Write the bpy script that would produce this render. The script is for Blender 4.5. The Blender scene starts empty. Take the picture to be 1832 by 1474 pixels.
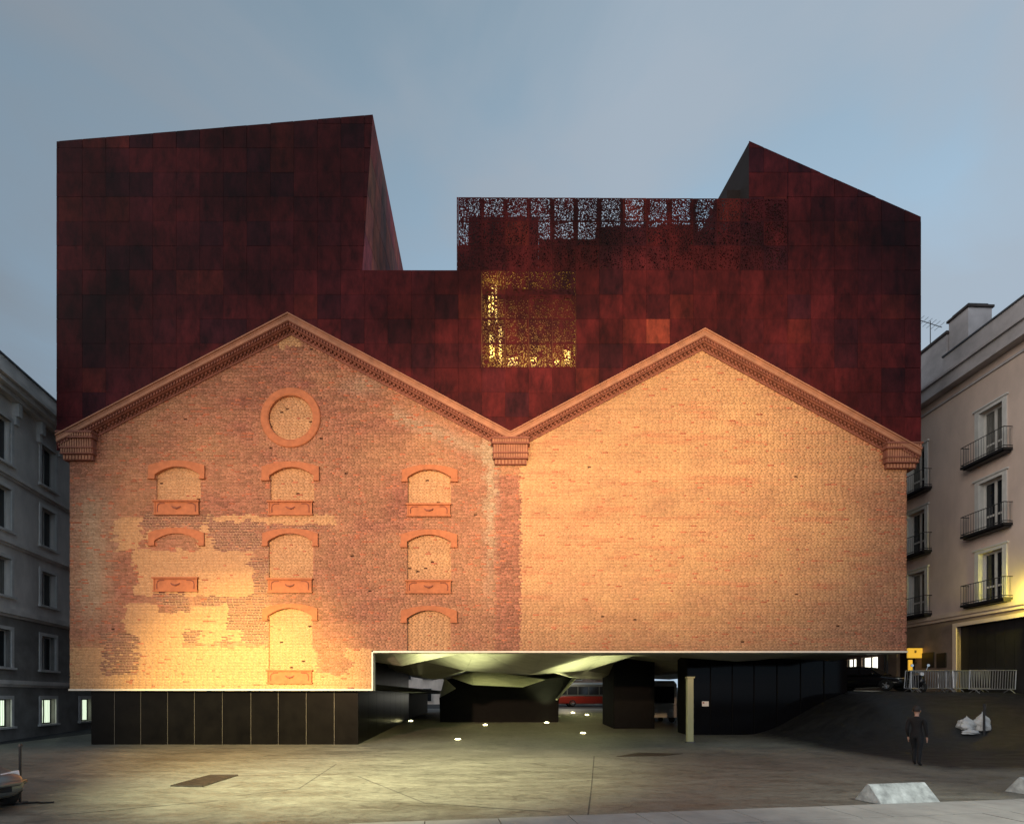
import bpy, bmesh, math, random
import numpy as np
from mathutils import Vector, Matrix, Euler

random.seed(7)
RNG = np.random.default_rng(11)
R = math.radians
SC = bpy.context.scene
COL = SC.collection

# ------------------------------------------------------------------ camera, sky, lamps
F, DIST, EYE, CX, HY = 950.0, 23.4, 2.1, 916.0, 1248.0
cam = bpy.data.cameras.new('camera')
cam.sensor_width = 36.0
cam.lens = 36.0 * F / 1832.0
cam.shift_y = (HY - 737.0) / 1832.0
cam.clip_end = 3000
camo = bpy.data.objects.new('camera', cam)
camo.location = (0, -DIST, EYE)
camo.rotation_euler = (R(90), 0, 0)
COL.objects.link(camo)
SC.camera = camo

world = bpy.data.worlds.new('World')
SC.world = world
world.use_nodes = True


def build_world():
    nt = world.node_tree
    nt.nodes.clear()
    N, L = nt.nodes.new, nt.links.new
    out = N('ShaderNodeOutputWorld')
    bg = N('ShaderNodeBackground')
    bg.inputs['Strength'].default_value = 0.1
    L(bg.outputs[0], out.inputs[0])
    sky = N('ShaderNodeTexSky')
    sky.sky_type = 'NISHITA'
    sky.sun_disc = False
    sky.sun_elevation = R(14)
    sky.sun_rotation = R(230)
    tc = N('ShaderNodeTexCoord')
    sep = N('ShaderNodeSeparateXYZ')
    L(tc.outputs['Generated'], sep.inputs[0])
    # cloud deck: paler and bluer low down, greyer overhead
    ramp = N('ShaderNodeValToRGB')
    e = ramp.color_ramp.elements
    e[0].position = 0.0
    e[0].color = (5.2, 7.0, 9.0, 1)
    e[1].position = 0.84
    e[1].color = (2.6, 3.6, 4.5, 1)
    m = e.new(0.55)
    m.color = (4.0, 5.6, 7.2, 1)
    L(sep.outputs[2], ramp.inputs[0])
    mp = N('ShaderNodeMapping')
    mp.inputs['Scale'].default_value = (1.0, 1.0, 2.2)
    mp.inputs['Location'].default_value = (3.4, 1.2, 0.4)
    L(tc.outputs['Generated'], mp.inputs[0])
    nz = N('ShaderNodeTexNoise')
    nz.inputs['Scale'].default_value = 2.3
    nz.inputs['Detail'].default_value = 8
    nz.inputs['Roughness'].default_value = 0.5
    nz.inputs['Distortion'].default_value = 0.5
    L(mp.outputs[0], nz.inputs[0])
    cr = N('ShaderNodeValToRGB')
    cr.color_ramp.elements[0].position = 0.40
    cr.color_ramp.elements[0].color = (0, 0, 0, 1)
    cr.color_ramp.elements[1].position = 0.60
    cr.color_ramp.elements[1].color = (1, 1, 1, 1)
    L(nz.outputs[0], cr.inputs[0])
    mix = N('ShaderNodeMix')
    mix.data_type = 'RGBA'
    fm = N('ShaderNodeMath')
    fm.operation = 'MULTIPLY'
    fm.inputs[1].default_value = 0.85
    L(cr.outputs[0], fm.inputs[0])
    L(fm.outputs[0], mix.inputs[0])
    L(ramp.outputs[0], mix.inputs[6])
    mix.inputs[7].default_value = (4.0, 4.7, 5.5, 1)
    # afterglow: the whole sky a little brighter towards +X
    gm = N('ShaderNodeMapRange')
    gm.inputs[1].default_value = -0.62
    gm.inputs[2].default_value = 0.15
    gm.inputs[3].default_value = 0.58
    gm.inputs[4].default_value = 1.0
    L(sep.outputs[0], gm.inputs[0])
    mu = N('ShaderNodeMix')
    mu.data_type = 'RGBA'
    mu.blend_type = 'MULTIPLY'
    mu.inputs[0].default_value = 1.0
    L(mix.outputs[2], mu.inputs[6])
    L(gm.outputs[0], mu.inputs[7])
    m2 = N('ShaderNodeMix')
    m2.data_type = 'RGBA'
    m2.inputs[0].default_value = 0.95
    L(sky.outputs[0], m2.inputs[6])
    L(mu.outputs[2], m2.inputs[7])
    L(m2.outputs[2], bg.inputs[0])


build_world()
SC.view_settings.view_transform = 'Standard'
SC.view_settings.look = 'None'
SC.view_settings.exposure = 0.0
SC.view_settings.gamma = 1.0
SC.cycles.use_denoising = True
SC.cycles.max_bounces = 6
SC.cycles.sample_clamp_indirect = 6.0
SC.cycles.caustics_reflective = False
SC.cycles.caustics_refractive = False

sun = bpy.data.lights.new('dusk_sun', 'SUN')
sun.energy = 1.2
sun.angle = R(50)
sun.color = (1.0, 0.90, 0.80)
suno = bpy.data.objects.new('dusk_sun', sun)
suno.rotation_euler = (R(76), 0, R(-50))
COL.objects.link(suno)


def spot(name, loc, aim, power, color, deg, blend=0.8, radius=0.3):
    l = bpy.data.lights.new(name, 'SPOT')
    l.energy = power
    l.color = color
    l.spot_size = R(deg)
    l.spot_blend = blend
    l.shadow_soft_size = radius
    o = bpy.data.objects.new(name, l)
    o.location = loc
    o.rotation_euler = (Vector(aim) - Vector(loc)).to_track_quat('-Z', 'Y').to_euler()
    COL.objects.link(o)
    return o


# floodlights across the square, behind the photographer
SODIUM = (1.0, 0.65, 0.34)
spot('floodlight_east', (3.0, -25, 10.0), (5.0, 0, 13.8), 47000, SODIUM, 57, 1.0)
spot('floodlight_far_east', (16, -27, 8.0), (11.0, 0, 10.0), 8500, (1.0, 0.58, 0.36), 46, 1.0)
spot('street_lamp_pavement', (11.5, -19.5, 7.5), (8.2, -13.6, 0), 3000, (0.98, 0.98, 0.86), 46, 1.0)
spot('floodlight_west', (-12, -26, 8.0), (-8, 0, 7.5), 42000, (1.0, 0.62, 0.38), 58, 1.0)
spot('floodlight_low', (-5.5, -25, 7.0), (-11.6, 0, 2.0), 80000, (1.0, 0.73, 0.22), 28, 1.0)
spot('street_lamp_square', (-5, -13.5, 10.0), (-3.8, -8.6, 0), 21000, (1.0, 0.95, 0.55), 78, 1.0)

# ------------------------------------------------------------------ helpers


def P(px, py, Y=0.0):
    """the point at depth Y behind the facade plane that shows at photograph pixel (px, py)"""
    d = (Y + DIST) / F
    return Vector(((px - CX) * d, Y, EYE + (HY - py) * d))


def smooth01(t):
    t = min(1.0, max(0.0, t))
    return t * t * (3 - 2 * t)


def g(x, y):
    """height of the ground"""
    k = 0.25 * max(0.0, min(14.0, x - 12.5))
    return 0.025 * min(45.0, max(0.0, y)) + 2.3 * smooth01((x - 12.5) / 6.0) * smooth01((y + 2.5 + k) / (4.5 + k))


class MB:
    def __init__(self):
        self.v, self.f = [], []

    def add(self, vs, fs):
        n = len(self.v)
        self.v += [tuple(v) for v in vs]
        self.f += [tuple(i + n for i in q) for q in fs]
        return self

    def box(self, x0, x1, y0, y1, z0, z1):
        return self.add([(x0, y0, z0), (x1, y0, z0), (x1, y1, z0), (x0, y1, z0), (x0, y0, z1), (x1, y0, z1), (x1, y1, z1), (x0, y1, z1)],
                        [(0, 1, 5, 4), (1, 2, 6, 5), (2, 3, 7, 6), (3, 0, 4, 7), (4, 5, 6, 7), (3, 2, 1, 0)])

    def prism(self, poly, y0, y1):
        """poly: list of (x, z), seen from -Y"""
        n = len(poly)
        vs = [(x, y0, z) for x, z in poly] + [(x, y1, z) for x, z in poly]
        fs = [tuple(range(n)), tuple(range(2 * n - 1, n - 1, -1))]
        for i in range(n):
            j = (i + 1) % n
            fs.append((i, i + n, j + n, j))
        return self.add(vs, fs)

    def tube(self, pts, r, n=8, caps=True):
        pts = [Vector(p) for p in pts]
        rs = r if isinstance(r, (list, tuple)) else [r] * len(pts)
        vs, fs = [], []
        for i, p in enumerate(pts):
            a = pts[min(i + 1, len(pts) - 1)] - pts[max(i - 1, 0)]
            a.normalize()
            up = Vector((0, 0, 1)) if abs(a.z) < 0.9 else Vector((1, 0, 0))
            s = a.cross(up).normalized()
            t = a.cross(s)
            for k in range(n):
                an = 2 * math.pi * k / n
                vs.append(p + s * math.cos(an) * rs[i] + t * math.sin(an) * rs[i])
        for i in range(len(pts) - 1):
            for k in range(n):
                k2 = (k + 1) % n
                fs.append((i * n + k, i * n + k2, (i + 1) * n + k2, (i + 1) * n + k))
        if caps:
            fs.append(tuple(range(n - 1, -1, -1)))
            fs.append(tuple(range((len(pts) - 1) * n, len(pts) * n)))
        return self.add(vs, fs)

    def build(self, name, m, parent=None, smooth=False, bevel=0):
        me = bpy.data.meshes.new(name)
        me.from_pydata(self.v, [], self.f)
        me.validate()
        me.update()
        bm = bmesh.new()
        bm.from_mesh(me)
        bmesh.ops.recalc_face_normals(bm, faces=bm.faces)
        bm.to_mesh(me)
        bm.free()
        o = bpy.data.objects.new(name, me)
        if m is not None:
            me.materials.append(m)
        if smooth:
            for p in me.polygons:
                p.use_smooth = True
        if bevel:
            b = o.modifiers.new('bevel', 'BEVEL')
            b.width = bevel
            b.segments = 2
            b.limit_method = 'ANGLE'
        COL.objects.link(o)
        if parent is not None:
            o.parent = parent
        return o


def tag(o, label=None, cat=None, group=None, kind=None):
    if label:
        o['label'] = label
    if cat:
        o['category'] = cat
    if group:
        o['group'] = group
    if kind:
        o['kind'] = kind
    return o


def empty(name, loc=(0, 0, 0), rz=0.0):
    o = bpy.data.objects.new(name, None)
    o.location = loc
    o.rotation_euler = (0, 0, rz)
    COL.objects.link(o)
    return o


def copy_tree(o, parent=None):
    c = o.copy()
    COL.objects.link(c)
    c.parent = parent
    for ch in [x for x in o.children]:
        copy_tree(ch, c)
    return c


def part_empty(name, parent):
    o = bpy.data.objects.new(name, None)
    COL.objects.link(o)
    o.parent = parent
    return o


# ------------------------------------------------------------------ materials
def mat(name, color, rough=0.8, metal=0.0, vary=0.25, scale=3.0, bump=0.0, bscale=30.0, stretch=(1, 1, 1), color2=None, spec=0.5):
    m = bpy.data.materials.new(name)
    m.use_nodes = True
    nt = m.node_tree
    b = nt.nodes['Principled BSDF']
    N, L = nt.nodes.new, nt.links.new
    b.inputs['Roughness'].default_value = rough
    b.inputs['Metallic'].default_value = metal
    b.inputs['Specular IOR Level'].default_value = spec
    tc = N('ShaderNodeTexCoord')
    mp = N('ShaderNodeMapping')
    mp.inputs['Scale'].default_value = stretch
    L(tc.outputs['Object'], mp.inputs[0])
    nz = N('ShaderNodeTexNoise')
    nz.inputs['Scale'].default_value = scale
    nz.inputs['Detail'].default_value = 6
    nz.inputs['Roughness'].default_value = 0.6
    L(mp.outputs[0], nz.inputs[0])
    r = N('ShaderNodeValToRGB')
    c2 = color2 or tuple(max(0, c * (1 - vary)) for c in color)
    r.color_ramp.elements[0].position = 0.3
    r.color_ramp.elements[0].color = (*c2, 1)
    r.color_ramp.elements[1].position = 0.7
    r.color_ramp.elements[1].color = (*[min(1, c * (1 + vary * 0.6)) if not color2 else c for c in color], 1)
    L(nz.outputs[0], r.inputs[0])
    L(r.outputs[0], b.inputs['Base Color'])
    if bump:
        n2 = N('ShaderNodeTexNoise')
        n2.inputs['Scale'].default_value = bscale
        n2.inputs['Detail'].default_value = 4
        L(mp.outputs[0], n2.inputs[0])
        bp = N('ShaderNodeBump')
        bp.inputs['Strength'].default_value = bump
        bp.inputs['Distance'].default_value = 0.02
        L(n2.outputs[0], bp.inputs['Height'])
        L(bp.outputs[0], b.inputs['Normal'])
    return m


def emit(name, color, strength):
    m = bpy.data.materials.new(name)
    m.use_nodes = True
    nt = m.node_tree
    b = nt.nodes['Principled BSDF']
    b.inputs['Base Color'].default_value = (*[c * 0.6 for c in color], 1)
    b.inputs['Emission Color'].default_value = (*color, 1)
    b.inputs['Emission Strength'].default_value = strength
    return m


def mat_corten():
    m = mat('corten_steel', (1, 1, 1), 0.72)
    nt = m.node_tree
    b = nt.nodes['Principled BSDF']
    N, L = nt.nodes.new, nt.links.new
    oi = N('ShaderNodeObjectInfo')
    geo = N('ShaderNodeNewGeometry')
    mp = N('ShaderNodeMapping')
    mp.inputs['Scale'].default_value = (2.4, 2.4, 1.1)
    L(geo.outputs['Position'], mp.inputs[0])
    nz = N('ShaderNodeTexNoise')
    nz.inputs['Scale'].default_value = 1.0
    nz.inputs['Detail'].default_value = 8
    nz.inputs['Roughness'].default_value = 0.65
    L(mp.outputs[0], nz.inputs[0])
    r = N('ShaderNodeValToRGB')
    r.color_ramp.elements[0].position = 0.28
    r.color_ramp.elements[0].color = (0.45, 0.42, 0.5, 1)
    r.color_ramp.elements[1].position = 0.75
    r.color_ramp.elements[1].color = (2.1, 1.5, 1.5, 1)
    L(nz.outputs[0], r.inputs[0])
    n2 = N('ShaderNodeTexNoise')
    n2.inputs['Scale'].default_value = 0.2
    n2.inputs['Detail'].default_value = 6
    L(geo.outputs['Position'], n2.inputs[0])
    r2 = N('ShaderNodeMapRange')
    r2.inputs[1].default_value = 0.3
    r2.inputs[2].default_value = 0.7
    r2.inputs[3].default_value = 0.3
    r2.inputs[4].default_value = 1.75
    L(n2.outputs[0], r2.inputs[0])
    x = N('ShaderNodeMix')
    x.data_type = 'RGBA'
    x.blend_type = 'MULTIPLY'
    x.inputs[0].default_value = 1
    L(oi.outputs['Color'], x.inputs[6])
    L(r.outputs[0], x.inputs[7])
    y = N('ShaderNodeMix')
    y.data_type = 'RGBA'
    y.blend_type = 'MULTIPLY'
    y.inputs[0].default_value = 1
    L(x.outputs[2], y.inputs[6])
    L(r2.outputs[0], y.inputs[7])
    L(y.outputs[2], b.inputs['Base Color'])
    bp = N('ShaderNodeBump')
    bp.inputs['Strength'].default_value = 0.25
    bp.inputs['Distance'].default_value = 0.02
    L(nz.outputs[0], bp.inputs['Height'])
    L(bp.outputs[0], b.inputs['Normal'])
    b.inputs['Specular IOR Level'].default_value = 0.12
    return m


def mat_vertex(name, rough=0.9):
    m = bpy.data.materials.new(name)
    m.use_nodes = True
    nt = m.node_tree
    b = nt.nodes['Principled BSDF']
    N, L = nt.nodes.new, nt.links.new
    b.inputs['Roughness'].default_value = rough
    b.inputs['Specular IOR Level'].default_value = 0.25
    a = N('ShaderNodeAttribute')
    a.attribute_name = 'tone'
    geo = N('ShaderNodeNewGeometry')
    nz = N('ShaderNodeTexNoise')
    nz.inputs['Scale'].default_value = 22
    nz.inputs['Detail'].default_value = 4
    L(geo.outputs['Position'], nz.inputs[0])
    mr = N('ShaderNodeMapRange')
    mr.inputs[1].default_value = 0.3
    mr.inputs[2].default_value = 0.7
    mr.inputs[3].default_value = 0.82
    mr.inputs[4].default_value = 1.15
    L(nz.outputs[0], mr.inputs[0])
    x = N('ShaderNodeMix')
    x.data_type = 'RGBA'
    x.blend_type = 'MULTIPLY'
    x.inputs[0].default_value = 1
    L(a.outputs['Color'], x.inputs[6])
    L(mr.outputs[0], x.inputs[7])
    L(x.outputs[2], b.inputs['Base Color'])
    return m


def mat_plaza():
    m = bpy.data.materials.new('brushed_concrete')
    m.use_nodes = True
    nt = m.node_tree
    b = nt.nodes['Principled BSDF']
    N, L = nt.nodes.new, nt.links.new
    geo = N('ShaderNodeNewGeometry')

    def noise(scale, stretch, rot=0, detail=6, rough=0.6, dist=0.0):
        mp = N('ShaderNodeMapping')
        mp.inputs['Scale'].default_value = stretch
        mp.inputs['Rotation'].default_value = (0, 0, rot)
        L(geo.outputs['Position'], mp.inputs[0])
        n = N('ShaderNodeTexNoise')
        n.inputs['Scale'].default_value = scale
        n.inputs['Detail'].default_value = detail
        n.inputs['Roughness'].default_value = rough
        n.inputs['Distortion'].default_value = dist
        L(mp.outputs[0], n.inputs[0])
        return n
    big = noise(0.16, (1, 1, 1), 0, 4, 0.55, 1.0)
    sw = noise(0.8, (0.55, 1.5, 1), 0.35, 8, 0.68, 1.8)
    fine = noise(6, (0.8, 1.2, 1), 0.3, 8, 0.75, 0.6)
    r = N('ShaderNodeValToRGB')
    e = r.color_ramp.elements
    e[0].position = 0.3
    e[0].color = (0.048, 0.047, 0.039, 1)
    e[1].position = 0.72
    e[1].color = (0.27, 0.262, 0.212, 1)
    k = e.new(0.5)
    k.color = (0.148, 0.143, 0.118, 1)
    add = N('ShaderNodeMath')
    add.operation = 'MULTIPLY_ADD'
    add.inputs[1].default_value = 0.45
    L(big.outputs[0], add.inputs[0])
    ad2 = N('ShaderNodeMath')
    ad2.operation = 'MULTIPLY'
    ad2.inputs[1].default_value = 0.55
    L(sw.outputs[0], ad2.inputs[0])
    L(ad2.outputs[0], add.inputs[2])
    ad3 = N('ShaderNodeMath')
    ad3.operation = 'MULTIPLY_ADD'
    ad3.inputs[1].default_value = 0.42
    L(fine.outputs[0], ad3.inputs[0])
    sub = N('ShaderNodeMath')
    sub.operation = 'SUBTRACT'
    sub.inputs[1].default_value = 0.21
    L(add.outputs[0], sub.inputs[0])
    L(sub.outputs[0], ad3.inputs[2])
    L(ad3.outputs[0], r.inputs[0])
    # the bank up to the side street is dark asphalt with a ragged edge
    sp = N('ShaderNodeSeparateXYZ')
    L(geo.outputs['Position'], sp.inputs[0])

    def mth(op, a, c):
        n = N('ShaderNodeMath')
        n.operation = op
        for i, q in enumerate((a, c)):
            if isinstance(q, (int, float)):
                n.inputs[i].default_value = q
            else:
                L(q, n.inputs[i])
        return n.outputs[0]
    rag = mth('MULTIPLY', mth('SUBTRACT', sw.outputs[0], 0.5), 2.4)
    sx = mth('SUBTRACT', sp.outputs[0], 12.5)
    m1 = mth('ADD', sx, rag)
    m2 = mth('ADD', mth('ADD', sp.outputs[1], 8.1), rag)
    mk = N('ShaderNodeMapRange')
    mk.inputs[1].default_value = -0.25
    mk.inputs[2].default_value = 0.9
    L(mth('MINIMUM', m1, m2), mk.inputs[0])
    asp = N('ShaderNodeMapRange')
    asp.inputs[3].default_value = 0.005
    asp.inputs[4].default_value = 0.018
    L(fine.outputs[0], asp.inputs[0])
    mxa = N('ShaderNodeMix')
    mxa.data_type = 'RGBA'
    L(mk.outputs[0], mxa.inputs[0])
    L(r.outputs[0], mxa.inputs[6])
    L(asp.outputs[0], mxa.inputs[7])
    L(mxa.outputs[2], b.inputs['Base Color'])
    grit = noise(45, (1, 1, 1), 0, 5, 0.8)
    gm_ = N('ShaderNodeMapRange')
    gm_.inputs[1].default_value = 0.32
    gm_.inputs[2].default_value = 0.68
    gm_.inputs[3].default_value = 0.55
    gm_.inputs[4].default_value = 1.4
    L(grit.outputs[0], gm_.inputs[0])
    stain = noise(1.3, (1, 1, 1), 0, 8, 0.75, 2.5)
    sm = N('ShaderNodeMapRange')
    sm.inputs[1].default_value = 0.36
    sm.inputs[2].default_value = 0.47
    sm.inputs[3].default_value = 0.55
    sm.inputs[4].default_value = 1.0
    L(stain.outputs[0], sm.inputs[0])
    gs = N('ShaderNodeMix')
    gs.data_type = 'RGBA'
    gs.blend_type = 'MULTIPLY'
    gs.inputs[0].default_value = 1
    L(mxa.outputs[2], gs.inputs[6])
    L(mth('MULTIPLY', gm_.outputs[0], sm.outputs[0]), gs.inputs[7])
    L(gs.outputs[2], b.inputs['Base Color'])
    rr = N('ShaderNodeMapRange')
    rr.inputs[1].default_value = 0.3
    rr.inputs[2].default_value = 0.7
    rr.inputs[3].default_value = 0.42
    rr.inputs[4].default_value = 0.75
    L(sw.outputs[0], rr.inputs[0])
    L(rr.outputs[0], b.inputs['Roughness'])
    bp = N('ShaderNodeBump')
    bp.inputs['Strength'].default_value = 0.18
    bp.inputs['Distance'].default_value = 0.02
    L(fine.outputs[0], bp.inputs['Height'])
    L(bp.outputs[0], b.inputs['Normal'])
    return m


M = {}
M['corten'] = mat_corten()
M['brick'] = mat_vertex('old_brick')
M['plaza'] = mat_plaza()
M['asphalt'] = mat('dark_asphalt', (0.026, 0.024, 0.025), 0.9, vary=0.4, scale=0.8, bump=0.3, bscale=60)
M['core'] = mat('brick_core', (0.30, 0.17, 0.10), 0.9)
M['terracotta'] = mat('terracotta', (0.38, 0.135, 0.055), 0.8, vary=0.22, scale=5, bump=0.2, bscale=25)
M['cornice'] = mat('cornice_brick', (0.33, 0.155, 0.09), 0.85, vary=0.3, scale=2.2, bump=0.3, bscale=24)
M['cornice_red'] = mat('cornice_red_brick', (0.21, 0.076, 0.050), 0.85, vary=0.3, scale=3, bump=0.3, bscale=24)
M['trim'] = mat('pale_steel_edge', (0.75, 0.70, 0.58), 0.45, vary=0.1)
M['black_panel'] = mat('black_steel_panel', (0.003, 0.003, 0.003), 0.3, vary=0.5, scale=1.6, spec=0.06)
M['black'] = mat('black_steel', (0.004, 0.004, 0.004), 0.6, vary=0.3, spec=0.08)
M['dark_glass'] = mat('dark_glass', (0.004, 0.004, 0.005), 0.08, vary=0.2, scale=0.6, spec=0.10)
M['steel'] = mat('brushed_soffit_steel', (0.58, 0.57, 0.47), 0.38, 0.45, vary=0.18, scale=1.2, stretch=(1, 4, 1))
M['seam'] = mat('steel_joint', (0.09, 0.09, 0.085), 0.45, 0.4)
M['dark_back'] = mat('dark_backing', (0.016, 0.010, 0.010), 0.9)
M['room'] = mat('room_wall', (0.35, 0.27, 0.12), 0.9)


def mesh_raw(name, V, Q, m, parent=None, tone=None):
    """fast quad mesh from numpy arrays"""
    me = bpy.data.meshes.new(name)
    nv, nf = len(V), len(Q)
    me.vertices.add(nv)
    me.vertices.foreach_set('co', np.asarray(V, np.float32).ravel())
    me.loops.add(nf * 4)
    me.loops.foreach_set('vertex_index', np.asarray(Q, np.int32).ravel())
    me.polygons.add(nf)
    me.polygons.foreach_set('loop_start', np.arange(0, nf * 4, 4, dtype=np.int32))
    me.update(calc_edges=True)
    if tone is not None:
        a = me.attributes.new('tone', 'FLOAT_COLOR', 'POINT')
        a.data.foreach_set('color', np.asarray(tone, np.float32).ravel())
    me.materials.append(m)
    o = bpy.data.objects.new(name, me)
    COL.objects.link(o)
    if parent is not None:
        o.parent = parent
    return o


# ------------------------------------------------------------------ ground
def lin(a, b, s):
    return list(np.arange(a, b - 1e-6, s))


def build_ground():
    xs = [-900, -400, -200, -100, -60, -40] + lin(-30, 40, 0.5) + [40, 60, 100, 200, 400, 900]
    ys = [-300, -120, -60, -40] + lin(-30, 50, 0.5) + [50, 70, 100, 200, 400, 900]
    xs, ys = np.array(xs, float), np.array(ys, float)
    X, Y = np.meshgrid(xs, ys)
    Z = np.vectorize(g)(X, Y)
    V = np.stack([X, Y, Z], -1).reshape(-1, 3)
    nx = len(xs)
    q1, q2 = [], []
    for j in range(len(ys) - 1):
        for i in range(nx - 1):
            cx, cy = (xs[i] + xs[i + 1]) / 2, (ys[j] + ys[j + 1]) / 2
            q = (j * nx + i, j * nx + i + 1, (j + 1) * nx + i + 1, (j + 1) * nx + i)
            pl = -23 < cx < 40 and -30 < cy < 36
            (q2 if pl else q1).append(q)
    tag(mesh_raw('ground', V, q1, M['asphalt']), kind='structure')
    tag(mesh_raw('plaza', V, q2, M['plaza']), kind='structure')


build_ground()
PLAZA = bpy.data.objects['plaza']


# ------------------------------------------------------------------ the museum
museum = empty('museum_building', (0, 0, 0))
tag(museum, 'floating brick museum with two gables under a rusty dark red steel top', 'building')

APX1, APX2, VAL = (514, 601), (1258, 632), 913
S = F / DIST


def gable_py(px):
    """pixel row of the brick's upper limit at the facade plane"""
    a = 601 + np.abs(px - 514) * 0.535
    b = 632 + np.abs(px - 1258) * 0.524
    return np.where(px < VAL + 0, a, b)


def vnoise(x, y, seed=0):
    xi, yi = np.floor(x).astype(np.int64), np.floor(y).astype(np.int64)
    xf, yf = x - xi, y - yi

    def h(a, b):
        n = (a * 374761393 + b * 668265263 + seed * 974711) & 0x7fffffff
        n = ((n ^ (n >> 13)) * 1274126177) & 0x7fffffff
        return ((n ^ (n >> 16)) & 0xffff) / 65535.0
    u, v = xf * xf * (3 - 2 * xf), yf * yf * (3 - 2 * yf)
    return (h(xi, yi) * (1 - u) + h(xi + 1, yi) * u) * (1 - v) + (h(xi, yi + 1) * (1 - u) + h(xi + 1, yi + 1) * u) * v


def fbm(x, y, seed=0, o=4):
    s, a, t = 0, 0.5, 0
    for k in range(o):
        s = s + a * vnoise(x * 2 ** k, y * 2 ** k, seed + k)
        t += a
        a *= 0.55
    return s / t


# blind windows: (x0, x1, crown row, spring row, bottom row)
WIN = [
    dict(op=(280, 359, 836, 850, 896), hood=(268, 368, 825, 856), sill=(278, 357.5, 896, 922)),
    dict(op=(484, 562, 837, 852, 897), hood=(470, 572, 827, 859), sill=(482, 560, 897, 923)),
    dict(op=(730, 807, 841, 855, 902), hood=(720, 819, 833, 861), sill=(729, 806, 902, 925)),
    dict(op=None, arch=(279, 357, 955, 968), hood=(268, 367, 945, 975), sill=(277, 355, 1033, 1059)),
    dict(op=(481, 560, 955, 969, 1035), hood=(471, 570, 946, 976), sill=(481, 559, 1035, 1061)),
    dict(op=(729, 807, 957, 970, 1037), hood=(718, 818, 948, 978), sill=(727, 807, 1038, 1062)),
    dict(op=(481, 559, 1088, 1102, 1198), hood=(471, 569, 1080, 1108), sill=(480, 559, 1198, 1223)),
    dict(op=(729, 806, 1092, 1106, 1163), hood=(718, 818, 1084, 1112), sill=None),
]
CIRC = (521, 748, 40)


def open_spans(py):
    """pixel intervals of the facade taken by bricked-up openings in row py"""
    s = []
    for w in WIN:
        if w['op'] is None:
            continue
        x0, x1, cr, sp, bt = w['op']
        if cr < py < bt:
            if py >= sp:
                s.append((x0, x1))
            else:
                h = (x1 - x0) / 2
                t = (sp - py) / (sp - cr)
                k = h * math.sqrt(max(0, 1 - t ** 1.3))
                c = (x0 + x1) / 2
                s.append((c - k, c + k))
    cx, cy, r = CIRC
    if abs(py - cy) < r:
        k = math.sqrt(r * r - (py - cy) ** 2)
        s.append((cx - k, cx + k))
    return sorted(s)


LIGHT = [(368, 921, 600, 938), (356, 936, 384, 985), (243, 985, 452, 1064), (340, 1062, 452, 1068), (240, 1096, 405, 1130), (337, 1083, 408, 1128),
         (225, 1080, 285, 1165), (127, 1158, 565, 1233), (359, 1127, 432, 1150), (247, 1128, 324, 1160), (560, 1205, 625, 1233), (623, 1160, 666, 1233), (497, 600, 540, 622),
         (262, 944, 270, 985), (205, 925, 252, 985)]
DARK = [(253, 920, 385, 944), (381, 932, 473, 985), (452, 998, 481, 1062), (283, 1060, 337, 1080), (312, 1078, 337, 1096), (278, 1070, 300, 1084), (361, 1066, 483, 1083), (408, 1083, 481, 1127),
        (324, 1126, 359, 1151), (432, 1129, 481, 1150), (390, 1134, 415, 1152), (185, 1133, 247, 1206), (480, 940, 590, 946)]


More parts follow.
